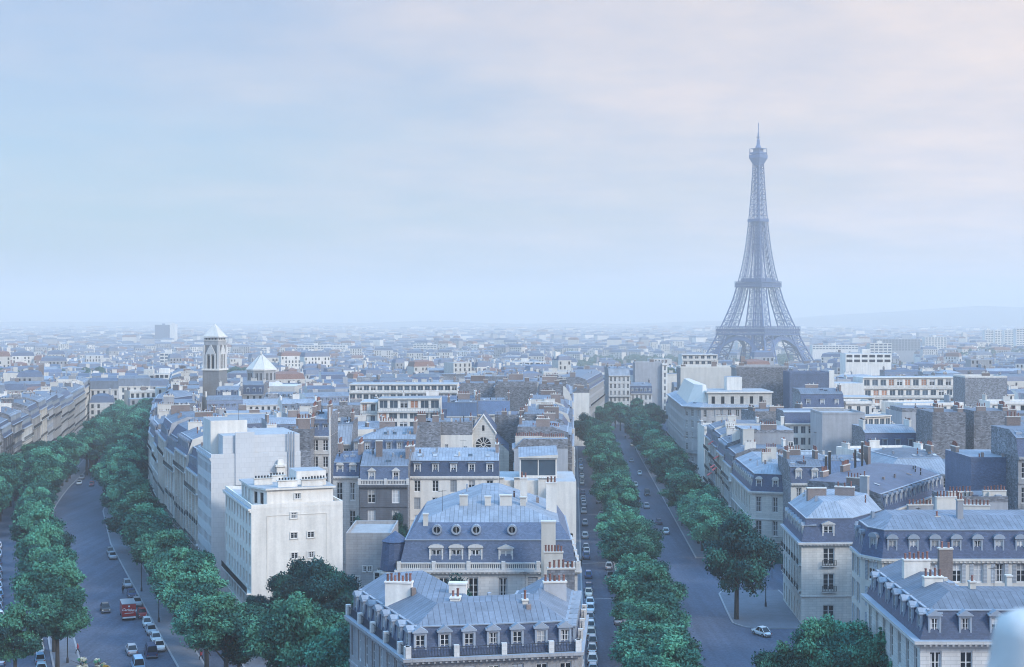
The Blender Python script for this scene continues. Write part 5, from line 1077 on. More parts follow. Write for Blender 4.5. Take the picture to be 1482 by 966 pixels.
# far office slab, tower blocks
def block(name, label, cat, pxl, pxr, Y, yt, depth, m, rows=0, rot=0, band='glass_blue'):
    f = front(pxl, pxr, Y, depth, rot); cx0, cy0 = sum(p[0] for p in f)/4, sum(p[1] for p in f)/4; z0 = gz(cy0)-1; zt = Z(yt, Y); r = empty(name, (cx0, cy0, z0), 0, label, cat); q = [(p[0]-cx0, p[1]-cy0) for p in f]
    b = MB(); b.prism(q, 0, zt-z0, m, 'gravel_roof'); b.build('wall', r)
    if rows:
        s = MB(); e = (Vector(q[1])-Vector(q[0])); L = e.length; e /= L; out = Vector((e.y, -e.x)); n = max(3, int(L/5))
        for k in range(rows):
            z = (zt-z0)-3.3*(k+1)+.6
            for j in range(n):
                p0 = Vector(q[0])+e*(L*(j+.12)/n)+out*.06; p1 = Vector(q[0])+e*(L*(j+.88)/n)+out*.06; s.face([(*p0, z), (*p1, z), (*p1, z+1.8), (*p0, z+1.8)], band)
        tag(s.build('window', r), kind='stuff')
    b = MB(); c0 = (Vector(q[0])+Vector(q[2]))/2; b.box((c0.x, c0.y, zt-z0), (6, 4, 3), m); b.build('roof_plant', r)
    return r
block('office_slab', 'hazy blue office slab standing alone on the far horizon', 'office block', 224, 245, 3200, 470.5, 30, 'slate_pale', 0)
block('tower_block', 'hazy pale tower standing at the end of the lone blue slab', 'tower block', 246, 254, 3100, 469.5, 18, 'white_plaster', 0)
block('office_slab', 'white square office block with window grid short of the bell tower', 'office block', 231, 251, 1350, 511, 14, 'white_plaster', 4)
block('office_slab', 'long pale terrace with two dark window rows beyond the avenue roofs', 'office block', -4, 82, 930, 541, 14, 'pale_stone', 4, 4, 'glass')
block('office_slab', 'long cream terrace of small windows joining the dark-windowed terrace', 'office block', 90, 172, 960, 546, 14, 'cream_stone', 3, -3, 'glass')
block('office_slab', 'small white block with three dark ribbon windows left of the bell tower', 'office block', 224, 244, 860, 541, 14, 'white_plaster', 4, 0, 'glass')
block('office_slab', 'cream row of flats beside the white ribbon-windowed block', 'office block', 200, 223, 880, 542, 14, 'cream_stone', 4, 0, 'glass')
block('palace_building', 'long pale colonnaded building behind the church spire', 'public building', 252, 386, 2300, 503, 30, 'white_plaster', 2)
block('palace_building', 'long white low building in the middle of the far plain', 'public building', 410, 500, 2250, 500, 30, 'white_plaster', 2)
block('office_slab', 'white two-winged office building in the hazy plain left of centre', 'office block', 612, 678, 1750, 516, 20, 'white_plaster', 5, 3)
block('office_slab', 'pale rectangular block above the far roofs near the middle', 'office block', 598, 632, 2300, 499, 25, 'cream_stone', 4)
block('palace_building', 'grand roofed barracks block behind the far central roofs', 'public building', 520, 606, 1250, 535, 18, 'cream_stone', 4, 0, 'glass')
block('office_slab', 'white flats with square window grid in front of the river trees', 'office block', 728, 790, 1300, 524, 16, 'white_plaster', 5, 0, 'glass')
block('office_slab', 'faint pale slab far behind the river trees near centre', 'office block', 646, 684, 3600, 487, 30, 'white_plaster', 0)
for i, (a, c, Y, yt, la) in enumerate(((1426, 1438, 2500, 478, 'slim pale tower block, first of the cluster beside the picture edge'), (1440, 1452, 2550, 478.5, 'pale tower block with ribbed front between two taller neighbours'), (1454, 1468, 2500, 478, 'broad white tower block in the cluster on the far plain'), (1471, 1500, 2450, 476, 'tallest pale tower block cut by the picture edge'))):
    block('tower_block', la, 'tower block', a, c, Y, yt, 16, 'white_plaster', 10)
block('office_slab', 'white banded office block right of the iron tower', 'office block', 1259, 1291, 1700, 497, 16, 'white_plaster', 5)
block('office_slab', 'wide hazy blue office slab beyond the white banded block', 'office block', 1268, 1332, 2300, 491, 20, 'grey_plaster', 6)
block('office_slab', 'pale flats with stepped outline in the haze right of centre of the far slabs', 'office block', 1339, 1370, 2300, 488, 18, 'white_plaster', 6)
block('office_slab', 'long low white building just right of the tower foot', 'office block', 1176, 1242, 2100, 500, 20, 'white_plaster', 2)
block('office_slab', 'white rooftop block with a row of small dark windows before the hazy slabs', 'office block', 1224, 1290, 950, 512, 16, 'white_plaster', 2, 0, 'glass')
block('tower_block', 'small sunlit cream tower alone in the haze below the hills', 'tower block', 1394, 1400, 2900, 483, 14, 'cream_plaster', 0)
# hills on the horizon
b = MB(); rr = random.Random(2); NX = 70; rows_ = []
for j, (yy, k) in enumerate(((7800, 0), (8600, .55), (9500, 1), (11000, .9), (14000, .2))):
    row = []
    for i in range(NX+1):
        x = -6000+13500*i/NX; pxx = CX+x/9500*FPX
        h = 30+8*math.sin(pxx*.013)+6*math.sin(pxx*.031+1); 
        t = max(0, min(1, (pxx-1080)/320)); t = t*t*(3-2*t); h += t*(112-18*max(0, (pxx-1420))/200)+5*math.sin(pxx*.05)*t
        row.append((x, yy, -30+k*(h+25)))
    rows_.append(row)
for r0, r1 in zip(rows_, rows_[1:]):
    for i in range(NX): b.face([r0[i], r0[i+1], r1[i+1], r1[i]], 'hill_green')
structure(b.build('hills', smooth=True))
# ------------------------------------------------------------------ far woods: the gardens and the river bank
b = MB(); rr = random.Random(9)
def blob(x, y, z, r, h):
    n = 7; ph = rr.random()*6; pr = [(r*.75, 0), (r*1.05, h*.35), (r*.9, h*.7), (r*.45, h*.95), (.05, h)]; wob = [rr.uniform(.75, 1.2) for _ in range(n)]
    for k, ((r0, z0), (r1, z1)) in enumerate(zip(pr, pr[1:])):
        for i in range(n):
            j = (i+1) % n; a, c = 2*math.pi*i/n+ph, 2*math.pi*j/n+ph
            b.face([(x+r0*wob[i]*math.cos(a), y+r0*wob[i]*math.sin(a), z+z0), (x+r0*wob[j]*math.cos(c), y+r0*wob[j]*math.sin(c), z+z0), (x+r1*wob[j]*math.cos(c), y+r1*wob[j]*math.sin(c), z+z1), (x+r1*wob[i]*math.cos(a), y+r1*wob[i]*math.sin(a), z+z1)], 'far_green')
def wood(pxl, pxr, y0, y1, n, zt=14):
    for _ in range(n):
        y = rr.uniform(y0, y1); x = X(rr.uniform(pxl, pxr), y); blob(x, y, gz(y)+1, rr.uniform(4, 7.5), rr.uniform(zt*.7, zt*1.1))
for a in ((780, 1000, 1350, 1560, 170, 16), (830, 980, 1600, 2150, 190, 17), (1000, 1190, 1450, 1660, 130, 15), (1040, 1150, 1740, 2300, 140, 15), (1190, 1330, 1480, 1750, 70, 16), (-10, 150, 985, 1060, 75, 22), (330, 372, 900, 1050, 26, 24), (380, 470, 1040, 1180, 60, 20), (650, 830, 2300, 2500, 90, 18), (1390, 1500, 1900, 2200, 90, 26), (935, 985, 860, 960, 30, 26), (500, 560, 1500, 1560, 30, 18)): wood(*a)
tag(b.build('distant_woods'), 'blue-green masses of park and riverside trees scattered across the hazy plain', 'woods', kind='stuff')
# ------------------------------------------------------------------ street trees
def crown_mesh(seed, rx, rz, nlobe, nleaf, leafs, ls=1.0):
    """A crown of unequal leafy boughs: small folded leaf sprays fill each bough's shell, with gaps between the boughs."""
    r = random.Random(seed); lobes = []
    for i in range(nlobe):
        while True:
            p = Vector((r.uniform(-1, 1), r.uniform(-1, 1), r.uniform(-1, 1)))
            if .3 < p.length < 1.0: break
        k = 1.0 if p.z < 0 else math.sqrt(max(.1, 1-.7*p.z*p.z)); k *= .80 if p.z < -.6 else 1
        lobes.append((Vector((p.x*rx*.88*k, p.y*rx*.88*k, p.z*rz*.84)), r.choice([.14, .18, .22, .26, .32])*rx, r.choices(range(len(leafs)), [3, 2, 1.5][:len(leafs)])[0]))
    tot = sum(l[1]**2 for l in lobes); verts, faces, mi = [], [], []
    for c, rad, m in lobes:
        sq = r.uniform(.6, .85)
        for _ in range(int(nleaf*rad**2/tot)):
            d = Vector((r.gauss(0, 1), r.gauss(0, 1), r.gauss(0, 1)+.3)).normalized(); k = rad*(r.uniform(.55, 1.05) if r.random() < .8 else r.uniform(1.0, 1.45)); p = c+Vector((d.x*k, d.y*k, d.z*k*sq))
            nrm = (d*.5+Vector((r.gauss(0, .6), r.gauss(0, .6), r.gauss(.35, .6)))).normalized(); a = nrm.orthogonal().normalized(); q = nrm.cross(a); th = r.uniform(0, 6.28); a, q = a*math.cos(th)+q*math.sin(th), q*math.cos(th)-a*math.sin(th)
            s = r.uniform(.13, .38)*ls; i = len(verts); dr = Vector((0, 0, -s*.35))
            verts += [tuple(p+a*s+dr), tuple(p+q*s*.55), tuple(p-a*s+dr), tuple(p-q*s*.55+dr*.5)]; faces.append((i, i+1, i+2, i+3)); mi.append(m if r.random() < .94 else r.randrange(len(leafs)))
    me = bpy.data.meshes.new('crown'); me.from_pydata(verts, [], faces)
    for m in leafs: me.materials.append(MATS[m])
    me.polygons.foreach_set('material_index', mi); me.update(); return me
def trunk_mesh(seed, h, spread, two=False):
    r = random.Random(seed); b = MB()
    for s in ((-.45, .45) if two else (0,)):
        b.tube((s, 0, -.3), (s*1.1, .05, h*.5), .33, .26, 'bark', 8); b.tube((s*1.1, .05, h*.5), (s*1.4, .1, h*.95), .26, .17, 'bark', 8)
        for k in range(6):
            a = 6.28*k/6+r.uniform(-.4, .4); z = h*r.uniform(.45, .8); b.tube((s*1.2, .05, z), (math.cos(a)*spread*.7, math.sin(a)*spread*.7, z+h*.42), .13, .04, 'bark', 5)
    return b.mesh('trunk')
CROWN = {'plane': [crown_mesh(100+i, 4.6, 4.4, 44, 24000, ['leaf_mid', 'leaf_pale', 'leaf_deep'], .8) for i in range(5)],
         'fresh': [crown_mesh(200+i, 4.6, 4.2, 46, 30000, ['leaf_pale', 'leaf_mid', 'leaf_mid'], .72) for i in range(3)],
         'dark': [crown_mesh(300+i, 4.8, 4.8, 46, 30000, ['leaf_deep', 'leaf_deep', 'leaf_mid'], .72) for i in range(3)],
         'yellow': [crown_mesh(401, 1.6, 1.3, 10, 900, ['leaf_yellow', 'leaf_mid', 'leaf_yellow'])], 'white': [crown_mesh(402, 1.6, 1.4, 10, 900, ['leaf_pale', 'leaf_white', 'leaf_mid'])]}
TRUNK = [trunk_mesh(500+i, 8.0, 4.0) for i in range(3)]; TRUNK2 = trunk_mesh(510, 8.0, 4.2, True)
tr = random.Random(77)
def tree(x, y, label, kind='plane', h=13.0, w=1.0, group=None, z=None, base=.30, two=False, name='plane_tree', cat='tree'):
    z = gz(y)+.05 if z is None else z; r = empty(name, (x, y, z), tr.uniform(0, 6.28), label, cat, group)
    ch = h*(1-base)/2; s = ch/(1.35 if kind in ('yellow', 'white') else 4.5)
    inst(TRUNK2 if two else TRUNK[tr.randrange(3)], 'trunk', r, (0, 0, 0), 0, (w, w, (h*.62)/8.0))
    inst(CROWN[kind][tr.randrange(len(CROWN[kind]))], 'crown', r, (0, 0, h-ch*1.0), tr.uniform(0, 6.28), (w, w, s))
    return r
def row(fpos, ys, kind, hw, where, group, o=0):
    for i, y in enumerate(ys):
        x, yy = fpos(y); h, w = hw(y); tree(x+tr.uniform(-.5, .5), yy+tr.uniform(-.6, .6), f"leafy green plane tree, {ordn(i+1)} {where}", kind(y) if callable(kind) else kind, h, w, group)
def steps_(a, c, d): return [a+d*i for i in range(int((c-a)/d)+1)]
row(lambda y: (rc(y)-15.9, y), steps_(164, 430, 9.9), lambda y: 'fresh' if y < 290 else 'plane', lambda y: (tr.uniform(10.5, 14.5), tr.uniform(.95, 1.3)), 'down the median of the central avenue', 'plane trees on the central median')
row(lambda y: (rc(y)-16.8, y), steps_(436, 600, 11), 'plane', lambda y: (tr.uniform(12.5, 14.5), tr.uniform(1.15, 1.4)), 'along the far part of the central median', 'plane trees on the far median')
row(lambda y: (rc(y)+2.8, y), steps_(290, 470, 10), lambda y: 'fresh' if y < 330 else 'plane', lambda y: (tr.uniform(11.5, 15.5), tr.uniform(1.0, 1.4)), 'along the far kerb of the central avenue', 'plane trees along the far kerb')
row(lambda y: (rc(y)+2.8, y), steps_(481, 660, 11), 'plane', lambda y: (tr.uniform(13, 15.5), tr.uniform(1.25, 1.5)), 'along the kerb towards the avenue bend', 'plane trees before the avenue bend')
# the wood closing the view down the central avenue
for i in range(16): 
    y = 655+i*6; x = X(838+((i*37) % 118), y); tree(x, y, f"rounded blue-green tree, {ordn(i+1)} of the clump closing the central avenue", 'plane', tr.uniform(13, 16), tr.uniform(1.1, 1.3), 'trees closing the avenue view')
tree(X(850, 560), 560, 'large dark tree alone on the side lane where the central avenue narrows', 'dark', 16.5, 1.35)
tree(X(843, 600), 606, 'dark tree just behind the lone one on the side lane', 'dark', 15, 1.2)
tree(38.9, 235.5, 'big dark blue-green tree with two trunks at the paved corner', 'dark', 18.3, 1.3, two=True, base=.24)
row(lambda y: moff(y, 4.2), steps_(186, 340, 12.2), lambda y: 'fresh' if y < 260 else 'plane', lambda y: (tr.uniform(11.5, 16.5), tr.uniform(1.0, 1.4)), 'along the pavement below the white panelled office', 'plane trees along the house side')
row(lambda y: moff(y, 4.6), steps_(350, 460, 11.5), 'plane', lambda y: (tr.uniform(15, 18), tr.uniform(1.3, 1.6)), 'further down the tree-lined avenue on the house side', 'far plane trees along the house side')
row(lambda y: moff(y, -16.6), [206, 217, 238, 249, 262, 276, 290, 304, 318, 332, 346, 360, 374], lambda y: 'fresh' if y < 240 else 'plane', lambda y: (tr.uniform(12, 16.0), tr.uniform(.9, 1.25)), 'between the avenue and the lane of parked cars', 'plane trees along the service lane')
row(lambda y: moff(y, 2.0), steps_(470, 700, 10.5), 'plane', lambda y: (tr.uniform(15, 19), tr.uniform(1.4, 1.8)), 'of the trees closing over the far roadway, house side', 'trees closing over the tree-lined avenue')
row(lambda y: moff(y, -12.0), steps_(480, 710, 11), 'plane', lambda y: (tr.uniform(14, 18), tr.uniform(1.3, 1.7)), 'of the trees closing over the far roadway, lane side', 'trees closing over the tree-lined avenue')
row(lambda y: moff(y, -26.5), steps_(340, 480, 14), 'plane', lambda y: (tr.uniform(12, 16), tr.uniform(.9, 1.35)), 'against the house row opposite the avenue', 'plane trees against the opposite houses')
row(lambda y: moff(y, -16.6), steps_(386, 470, 12), 'plane', lambda y: (tr.uniform(15.5, 18.5), tr.uniform(1.25, 1.5)), 'in the far line opposite the corner house', 'far plane trees along the service lane')
for px, y, h, w, k, la in ((400, 176, 15.6, 1.1, 'fresh', 'bright green tree below the blank white wall, nearest the avenue'), (448, 174, 17.0, 1.2, 'fresh', 'bright green tree in the middle of the garden clump before the white wall'), (496, 168, 14.6, 1.05, 'fresh', 'bright green tree touching the corner of the sooty mansion'), (520, 158, 8.5, .8, 'fresh', 'small bright tree right under the sooty mansion wall'),
                             (430, 208, 14.4, .95, 'dark', 'dark rounded tree against the blank white wall, nearer the avenue'), (470, 206, 15.0, 1.0, 'dark', 'dark rounded tree against the blank white wall, the taller of two'), (508, 200, 11.6, .95, 'dark', 'dark tree between white wall and stone outbuilding'), (542, 196, 12.6, .9, 'plane', 'lighter tree beside the pale turreted mansion'),
                             (370, 213, 8.6, .6, 'dark', 'small dark street tree at the foot of the white house'), (384, 205, 7.4, .55, 'dark', 'smallest dark tree by the white house corner'), (648, 178, 17.2, .85, 'dark', 'dark round courtyard tree between the two mansions'), (672, 181, 15.2, .7, 'dark', 'second courtyard tree half behind the mansion roof'),
                             (1150, 163, 13.4, .9, 'fresh', 'bright tree over the corner by the white car'), (1196, 162, 16.4, 1.0, 'fresh', 'bright tree in front of the chamfered corner house, middle of the clump'), (1236, 166, 16.4, 1.05, 'fresh', 'tallest bright tree in front of the chamfered corner house'), (1282, 160, 14.4, .95, 'plane', 'bright tree beside the carved white mansion, deeper green'), (1312, 155, 13.4, .85, 'fresh', 'bright tree touching the carved white mansion'), (1175, 147, 10.4, .9, 'fresh', 'low bright tree in the front of the corner clump'), (1255, 148, 12.0, 1.0, 'plane', 'low green tree between corner clump and carved mansion'),
                             (20, 190, 11.5, .9, 'plane', 'dark green tree in the lower corner by the parked cars'), (518, 255, 15.4, .45, 'dark', 'bush tree on the terrace before the sooty house'), (575, 258, 15.8, .42, 'dark', 'narrow tree against the wall of the sooty house'), (878, 152, 11.2, .95, 'fresh', 'bright tree nearest the viewer on the central median'), (968, 165, 11.5, .85, 'fresh', 'bright tree leaning over the central roadway beside the median'), (345, 190, 10.5, .9, 'plane', 'street tree shading the pavement below the white house')):
    tree(X(px, y), y, la, k, h, w, name='broadleaf_tree' if k == 'dark' else 'plane_tree')
tree(X(152, 196), 196, 'bush with yellow blossom at the roadside', 'yellow', 1.7, .65, base=.1, name='flowering_bush', cat='bush'); tree(X(116, 199), 199, 'bush with white blossom at the roadside', 'white', 2.0, .7, base=.1, name='flowering_bush', cat='bush'); tree(X(140, 200), 200.5, 'green bush with few white blossoms beside the yellow one', 'white', 1.5, .6, base=.1, name='flowering_bush', cat='bush')
hb = MB()
for i in range(34): t = i/33; hb.box((53+9*t+R.uniform(-.2, .2), 293.6-.6*t+R.uniform(-.2, .2), gz(294)), (1.0, 1.1, 1.6+R.uniform(-.2, .2)), 'leaf_mid', R.random())
tag(hb.build('hedge'), 'clipped green hedge along the foot of the small corner house', 'hedge')

# ------------------------------------------------------------------ cars
def car_parts(kind):
    """Returns body, glazing, wheel, bumper, lamp meshes of one car; nose towards +Y, origin on the ground."""
    P = dict(saloon=(4.4, 1.62, [(-2.2, .35, .74), (-2.1, .78, .86), (-1.35, .86, .92), (.95, .90, .95), (2.05, .78, .86), (2.2, .38, .74)], (-1.55, -.95, .45, 1.05), 1.42), hatch=(3.7, 1.5, [(-1.8, .35, .8), (-1.78, .85, .9), (-.9, .88, .93), (.75, .88, .93), (1.72, .76, .84), (1.85, .38, .74)], (-1.72, -1.25, .30, .85), 1.45),
             bug=(3.9, 1.5, [(-1.95, .35, .7), (-1.85, .62, .8), (-1.1, .9, .9), (.7, .92, .92), (1.75, .78, .82), (1.95, .38, .7)], (-1.45, -.75, .25, .8), 1.45), van=(4.3, 1.75, [(-2.1, .38, .95), (-2.1, 1.0, .97), (-1.9, 1.1, .97), (1.2, 1.1, .97), (2.0, .85, .9), (2.12, .4, .85)], (-2.08, -2.0, .75, 1.35), 1.95))[kind]
    L, Wd, sec, (b0, t0, t1, b1), top = P; w = Wd/2; b = MB()
    def ring(y, zt, k): return [(-w*k, y, .28), (w*k, y, .28), (w*min(1, k*1.05), y, zt*.62), (w*k*.9, y, zt), (-w*k*.9, y, zt), (-w*min(1, k*1.05), y, zt*.62)]
    rs = [ring(*s) for s in sec]
    for r0, r1 in zip(rs, rs[1:]):
        for i in range(6): j = (i+1) % 6; b.face([r0[i], r0[j], r1[j], r1[i]], 'car_paint_white')
    b.face(rs[0], 'car_paint_white'); b.face(rs[-1][::-1], 'car_paint_white')
    zb = max(s[1] for s in sec)-.06; g = MB()
    lo = [(-w*.88, b0, zb), (w*.88, b0, zb), (w*.88, b1, zb), (-w*.88, b1, zb)]; hi = [(-w*.7, t0, top), (w*.7, t0, top), (w*.7, t1, top), (-w*.7, t1, top)]
    for i in range(4): j = (i+1) % 4; g.face([lo[i], lo[j], hi[j], hi[i]], 'glass')
    up = [(x*.86, y*.92+.0, z+.07) for x, y, z in hi]; 
    for i in range(4): j = (i+1) % 4; b.face([tuple(Vector(hi[i])*1.0), hi[j], up[j], up[i]], 'car_paint_white')
    b.face(up, 'car_paint_white')
    for i in range(4): p, q = Vector(lo[i])*1.0, Vector(hi[i]); b.tube(p, q, .055, .05, 'car_paint_white', 4)
    for s in (-1, 1): b.tube((s*w*.89, (b0+b1)/2-.1, zb), (s*w*.71, (t0+t1)/2-.1, top), .05, .045, 'car_paint_white', 4)
    wh = MB(); wh.tube((-.09, 0, 0), (.09, 0, 0), .31, .31, 'tyre', 12); wh.tube((-.1, 0, 0), (.1, 0, 0), .17, .17, 'chrome', 8)
    bp = MB(); bp.box((0, 0, 0), (Wd*.98, .12, .13), 'chrome'); hl = MB(); hl.box((0, 0, 0), (.22, .08, .18), 'lamp_glass'); tl = MB(); tl.box((0, 0, 0), (.2, .06, .14), 'tail_red')
    return b.mesh('body'), g.mesh('glazing'), wh.mesh('wheel'), bp.mesh('bumper'), hl.mesh('headlight'), tl.mesh('tail_light'), L, w, kind
CARK = {k: car_parts(k) for k in ('saloon', 'hatch', 'bug', 'van')}
def car(x, y, rz, kind, color, label, group=None, name='parked_car'):
    bo, gl, wh, bp, hl, tl, L, w, k = CARK[kind]; z = gz(y)+.01; r = empty(name, (x, y, z), rz, label, 'van' if kind == 'van' else 'car', group)
    o = inst(bo, 'body', r, (0, 0, 0)); o.material_slots[0].link = 'OBJECT'; o.material_slots[0].material = PAINTS[color]
    inst(gl, 'glazing', r, (0, 0, 0))
    for sx in (-1, 1):
        for sy in (-.62, .62): inst(wh, 'wheel', r, (sx*(w-.1), sy*L/2, .31))
        inst(hl, 'headlight', r, (sx*w*.72, L/2-.04, .56)); inst(tl, 'tail_light', r, (sx*w*.75, -L/2+.02, .55))
    for s in (-1, 1): inst(bp, 'bumper', r, (0, s*(L/2+.02), .36))
    return r
CW = {'pale_blue': 'pale blue', 'navy': 'dark blue'}
KW = {'saloon': 'saloon car', 'hatch': 'small hatchback', 'bug': 'round-backed small car', 'van': 'van'}
cr_ = random.Random(4); iena = math.atan2(-.045, 1)
def parked(plist, fx, ang, where, group, name='parked_car'):
    for i, (y, k, c) in enumerate(plist):
        x, yy = fx(y); a = ang(y)+cr_.uniform(-.03, .03)
        car(x+cr_.uniform(-.12, .12), yy, a, k, c, f"{CW.get(c, c)} {KW[k]}, {ordn(i+1)} {where}", group, name)
col = 'white cream white silver grey blue black navy white pale_blue cream grey beige maroon'.split()
LY = [198, 204, 210.5, 216.5, 222, 228, 234.5, 241, 247, 256, 262, 276, 300, 305.5, 312, 330, 352, 376, 382, 392, 398, 404, 420, 448, 455, 470, 486, 500, 512, 528]
LC = 'silver white white silver cream white grey white white cream navy blue blue white grey white silver grey navy grey pale_blue grey navy cream cream white grey white blue grey'.split()
LK = 'hatch saloon bug hatch saloon hatch saloon bug saloon bug saloon hatch saloon bug saloon saloon hatch saloon bug saloon hatch saloon saloon bug hatch saloon hatch saloon bug saloon'.split()
parked(list(zip(LY, LK, LC)), lambda y: (rc(y)-24.0, y), lambda y: iena+(math.pi if int(y) % 3 else 0), 'in the kerbside line below the pale mansion', 'cars parked in the service lane')
parked([(232, 'bug', 'silver'), (262, 'saloon', 'navy'), (275, 'saloon', 'grey'), (286, 'hatch', 'white'), (368, 'saloon', 'silver'), (399, 'saloon', 'silver'), (540, 'hatch', 'red')], lambda y: (rc(y)-19.4, y), lambda y: iena, 'beside the median trees of the service lane', 'cars by the median trees')
for px, py, k, c, la in ((915, 641, 'saloon', 'cream', 'cream saloon car driving at the far end of the central roadway'), (914, 630, 'saloon', 'navy', 'dark blue saloon car farthest along the central roadway'), (914, 664, 'saloon', 'grey', 'grey saloon car driving between the avenue tree rows'), (926, 683, 'bug', 'white', 'white round-backed car driving in the middle of the roadway'), (920, 700, 'hatch', 'cream', 'cream hatchback half hidden by the median treetops'), (937, 713, 'van', 'black', 'black van driving down the central roadway'), (936, 731, 'saloon', 'grey', 'grey saloon close to the median trees below the black van'), (954, 754, 'saloon', 'navy', 'dark blue saloon driving just behind a pale one'), (964, 768, 'saloon', 'white', 'pale saloon nearest on the central roadway'), (957, 912, 'saloon', 'grey', 'grey car mostly hidden under the median tree by the road'), (1103, 916, 'bug', 'white', 'white round-backed car alone beside the paved corner')):
    x, y = ground(px, py+5); car(x, y, iena+(0 if px > 940 else math.pi)+(.5 if px == 1103 else 0), k, c, la, None, 'car')
MA = lambda y: -math.atan2(mdir(y).x, mdir(y).y)
parked(list(zip([206, 212, 219, 225, 231, 237.5, 244, 250.5, 257, 264, 272, 281, 290, 300, 311, 322], 'saloon bug hatch saloon hatch saloon saloon bug saloon hatch saloon saloon hatch saloon bug saloon'.split(), 'navy silver blue silver grey pale_blue white silver grey pale_blue white grey silver navy white white'.split())), lambda y: moff(y, -24.6), lambda y: MA(y), 'at the far kerb of the side lane', 'cars parked at the far kerb')
parked([(205, 'saloon', 'pale_blue'), (211, 'hatch', 'pale_blue'), (217, 'saloon', 'white'), (224, 'bug', 'white'), (231, 'saloon', 'pale_blue'), (238, 'hatch', 'silver'), (258, 'saloon', 'white'), (272, 'hatch', 'grey')], lambda y: moff(y, -18.8), lambda y: MA(y), 'under the trees of the side lane', 'cars under the service lane trees')
parked([(213, 'saloon', 'white'), (218.6, 'saloon', 'white'), (224.5, 'saloon', 'silver'), (230, 'hatch', 'white'), (238, 'saloon', 'red'), (248, 'saloon', 'grey'), (256, 'saloon', 'navy'), (266, 'hatch', 'silver'), (300, 'saloon', 'silver'), (306, 'hatch', 'grey')], lambda y: moff(y, -1.1), lambda y: MA(y)+math.pi, 'along the kerb of the tree-lined avenue', 'cars along the avenue kerb')
parked([(346, 'saloon', 'white'), (353, 'hatch', 'silver'), (360, 'saloon', 'grey'), (367, 'saloon', 'white'), (376, 'bug', 'silver'), (386, 'saloon', 'navy'), (398, 'saloon', 'white'), (410, 'hatch', 'grey'), (300, 'hatch', 'maroon'), (284, 'saloon', 'silver')], lambda y: moff(y, 7.6), lambda y: MA(y), 'in the narrow lane before the corner house', 'cars in the narrow house-side lane')
for px, py, k, c, la in ((189, 941, 'saloon', 'silver', 'silver saloon driving down the tree-lined avenue beside the dark blue van'), (217, 945, 'van', 'navy', 'dark blue van with white bumper next to the silver saloon'), (198, 964, 'van', 'pale_blue', 'pale blue van roof at the bottom of the avenue'), (151, 880, 'saloon', 'black', 'black car half under the tree at the roadside'), (114, 696, 'saloon', 'white', 'white car emerging from the trees at the avenue bend'), (118, 688, 'saloon', 'grey', 'grey car just behind the white one at the avenue bend'), (132, 698, 'hatch', 'red', 'red hatchback at the edge of the avenue treetops')):
    x, y = ground(px, py+6); car(x, y, MA(y)+(0 if px > 180 else math.pi), k, c, la, None, 'car')
# red delivery lorry with white script on its tail
x, y = ground(184, 896); lr = empty('delivery_lorry', (x, y, gz(y)+.01), MA(y), 'red delivery lorry with white script lettering on its tail board', 'lorry')
b = MB(); b.box((0, .2, .75), (2.3, 4.6, 2.1), 'car_paint_red', 0, 'car_paint_maroon'); b.box((0, .2, 2.85), (2.36, 4.7, .08), 'car_paint_grey'); b.build('cargo_box', lr)
b = MB(); b.box((0, 3.4, .5), (2.1, 1.7, 1.0), 'car_paint_red'); b.box((0, 3.2, 1.5), (2.0, 1.3, .9), 'car_paint_red', 0, None, .93); b.build('cab', lr); b = MB(); b.box((0, 3.72, 1.6), (1.7, .3, .6), 'glass'); b.build('windscreen', lr)
b = MB(); b.box((0, -2.2, .45), (2.2, .18, .22), 'letter_white'); b.box((0, .5, .45), (1.6, 5.2, .25), 'iron'); b.build('chassis', lr)
wh = CARK['saloon'][2]
for sx in (-1, 1):
    for yy in (-1.3, 2.9): inst(wh, 'wheel', lr, (sx*.95, yy, .42), 0, (1.6, 1.35, 1.35))
fc = bpy.data.curves.new('lettering', 'FONT'); fc.body = 'Carlsberg'; fc.size = .62; fc.shear = .35; fc.align_x = 'CENTER'; fc.extrude = .01; fc.offset = .012
fo = bpy.data.objects.new('lettering_source', fc); COL.objects.link(fo); bpy.context.view_layer.update()
me = bpy.data.meshes.new_from_object(fo.evaluated_get(bpy.context.evaluated_depsgraph_get())); bpy.data.objects.remove(fo); me.materials.clear(); me.materials.append(MATS['letter_white'])
o = bpy.data.objects.new('lettering', me); COL.objects.link(o); o.parent = lr; o.location = (0, -2.125, 1.65); o.rotation_euler = (math.pi/2, 0.10, 0)
b = MB(); b.box((0, -2.12, 1.25), (1.5, .03, .09), 'letter_white', 0); b.box((0, -2.12, 2.35), (.3, .03, .25), 'letter_white', 0); b.build('swash', lr)

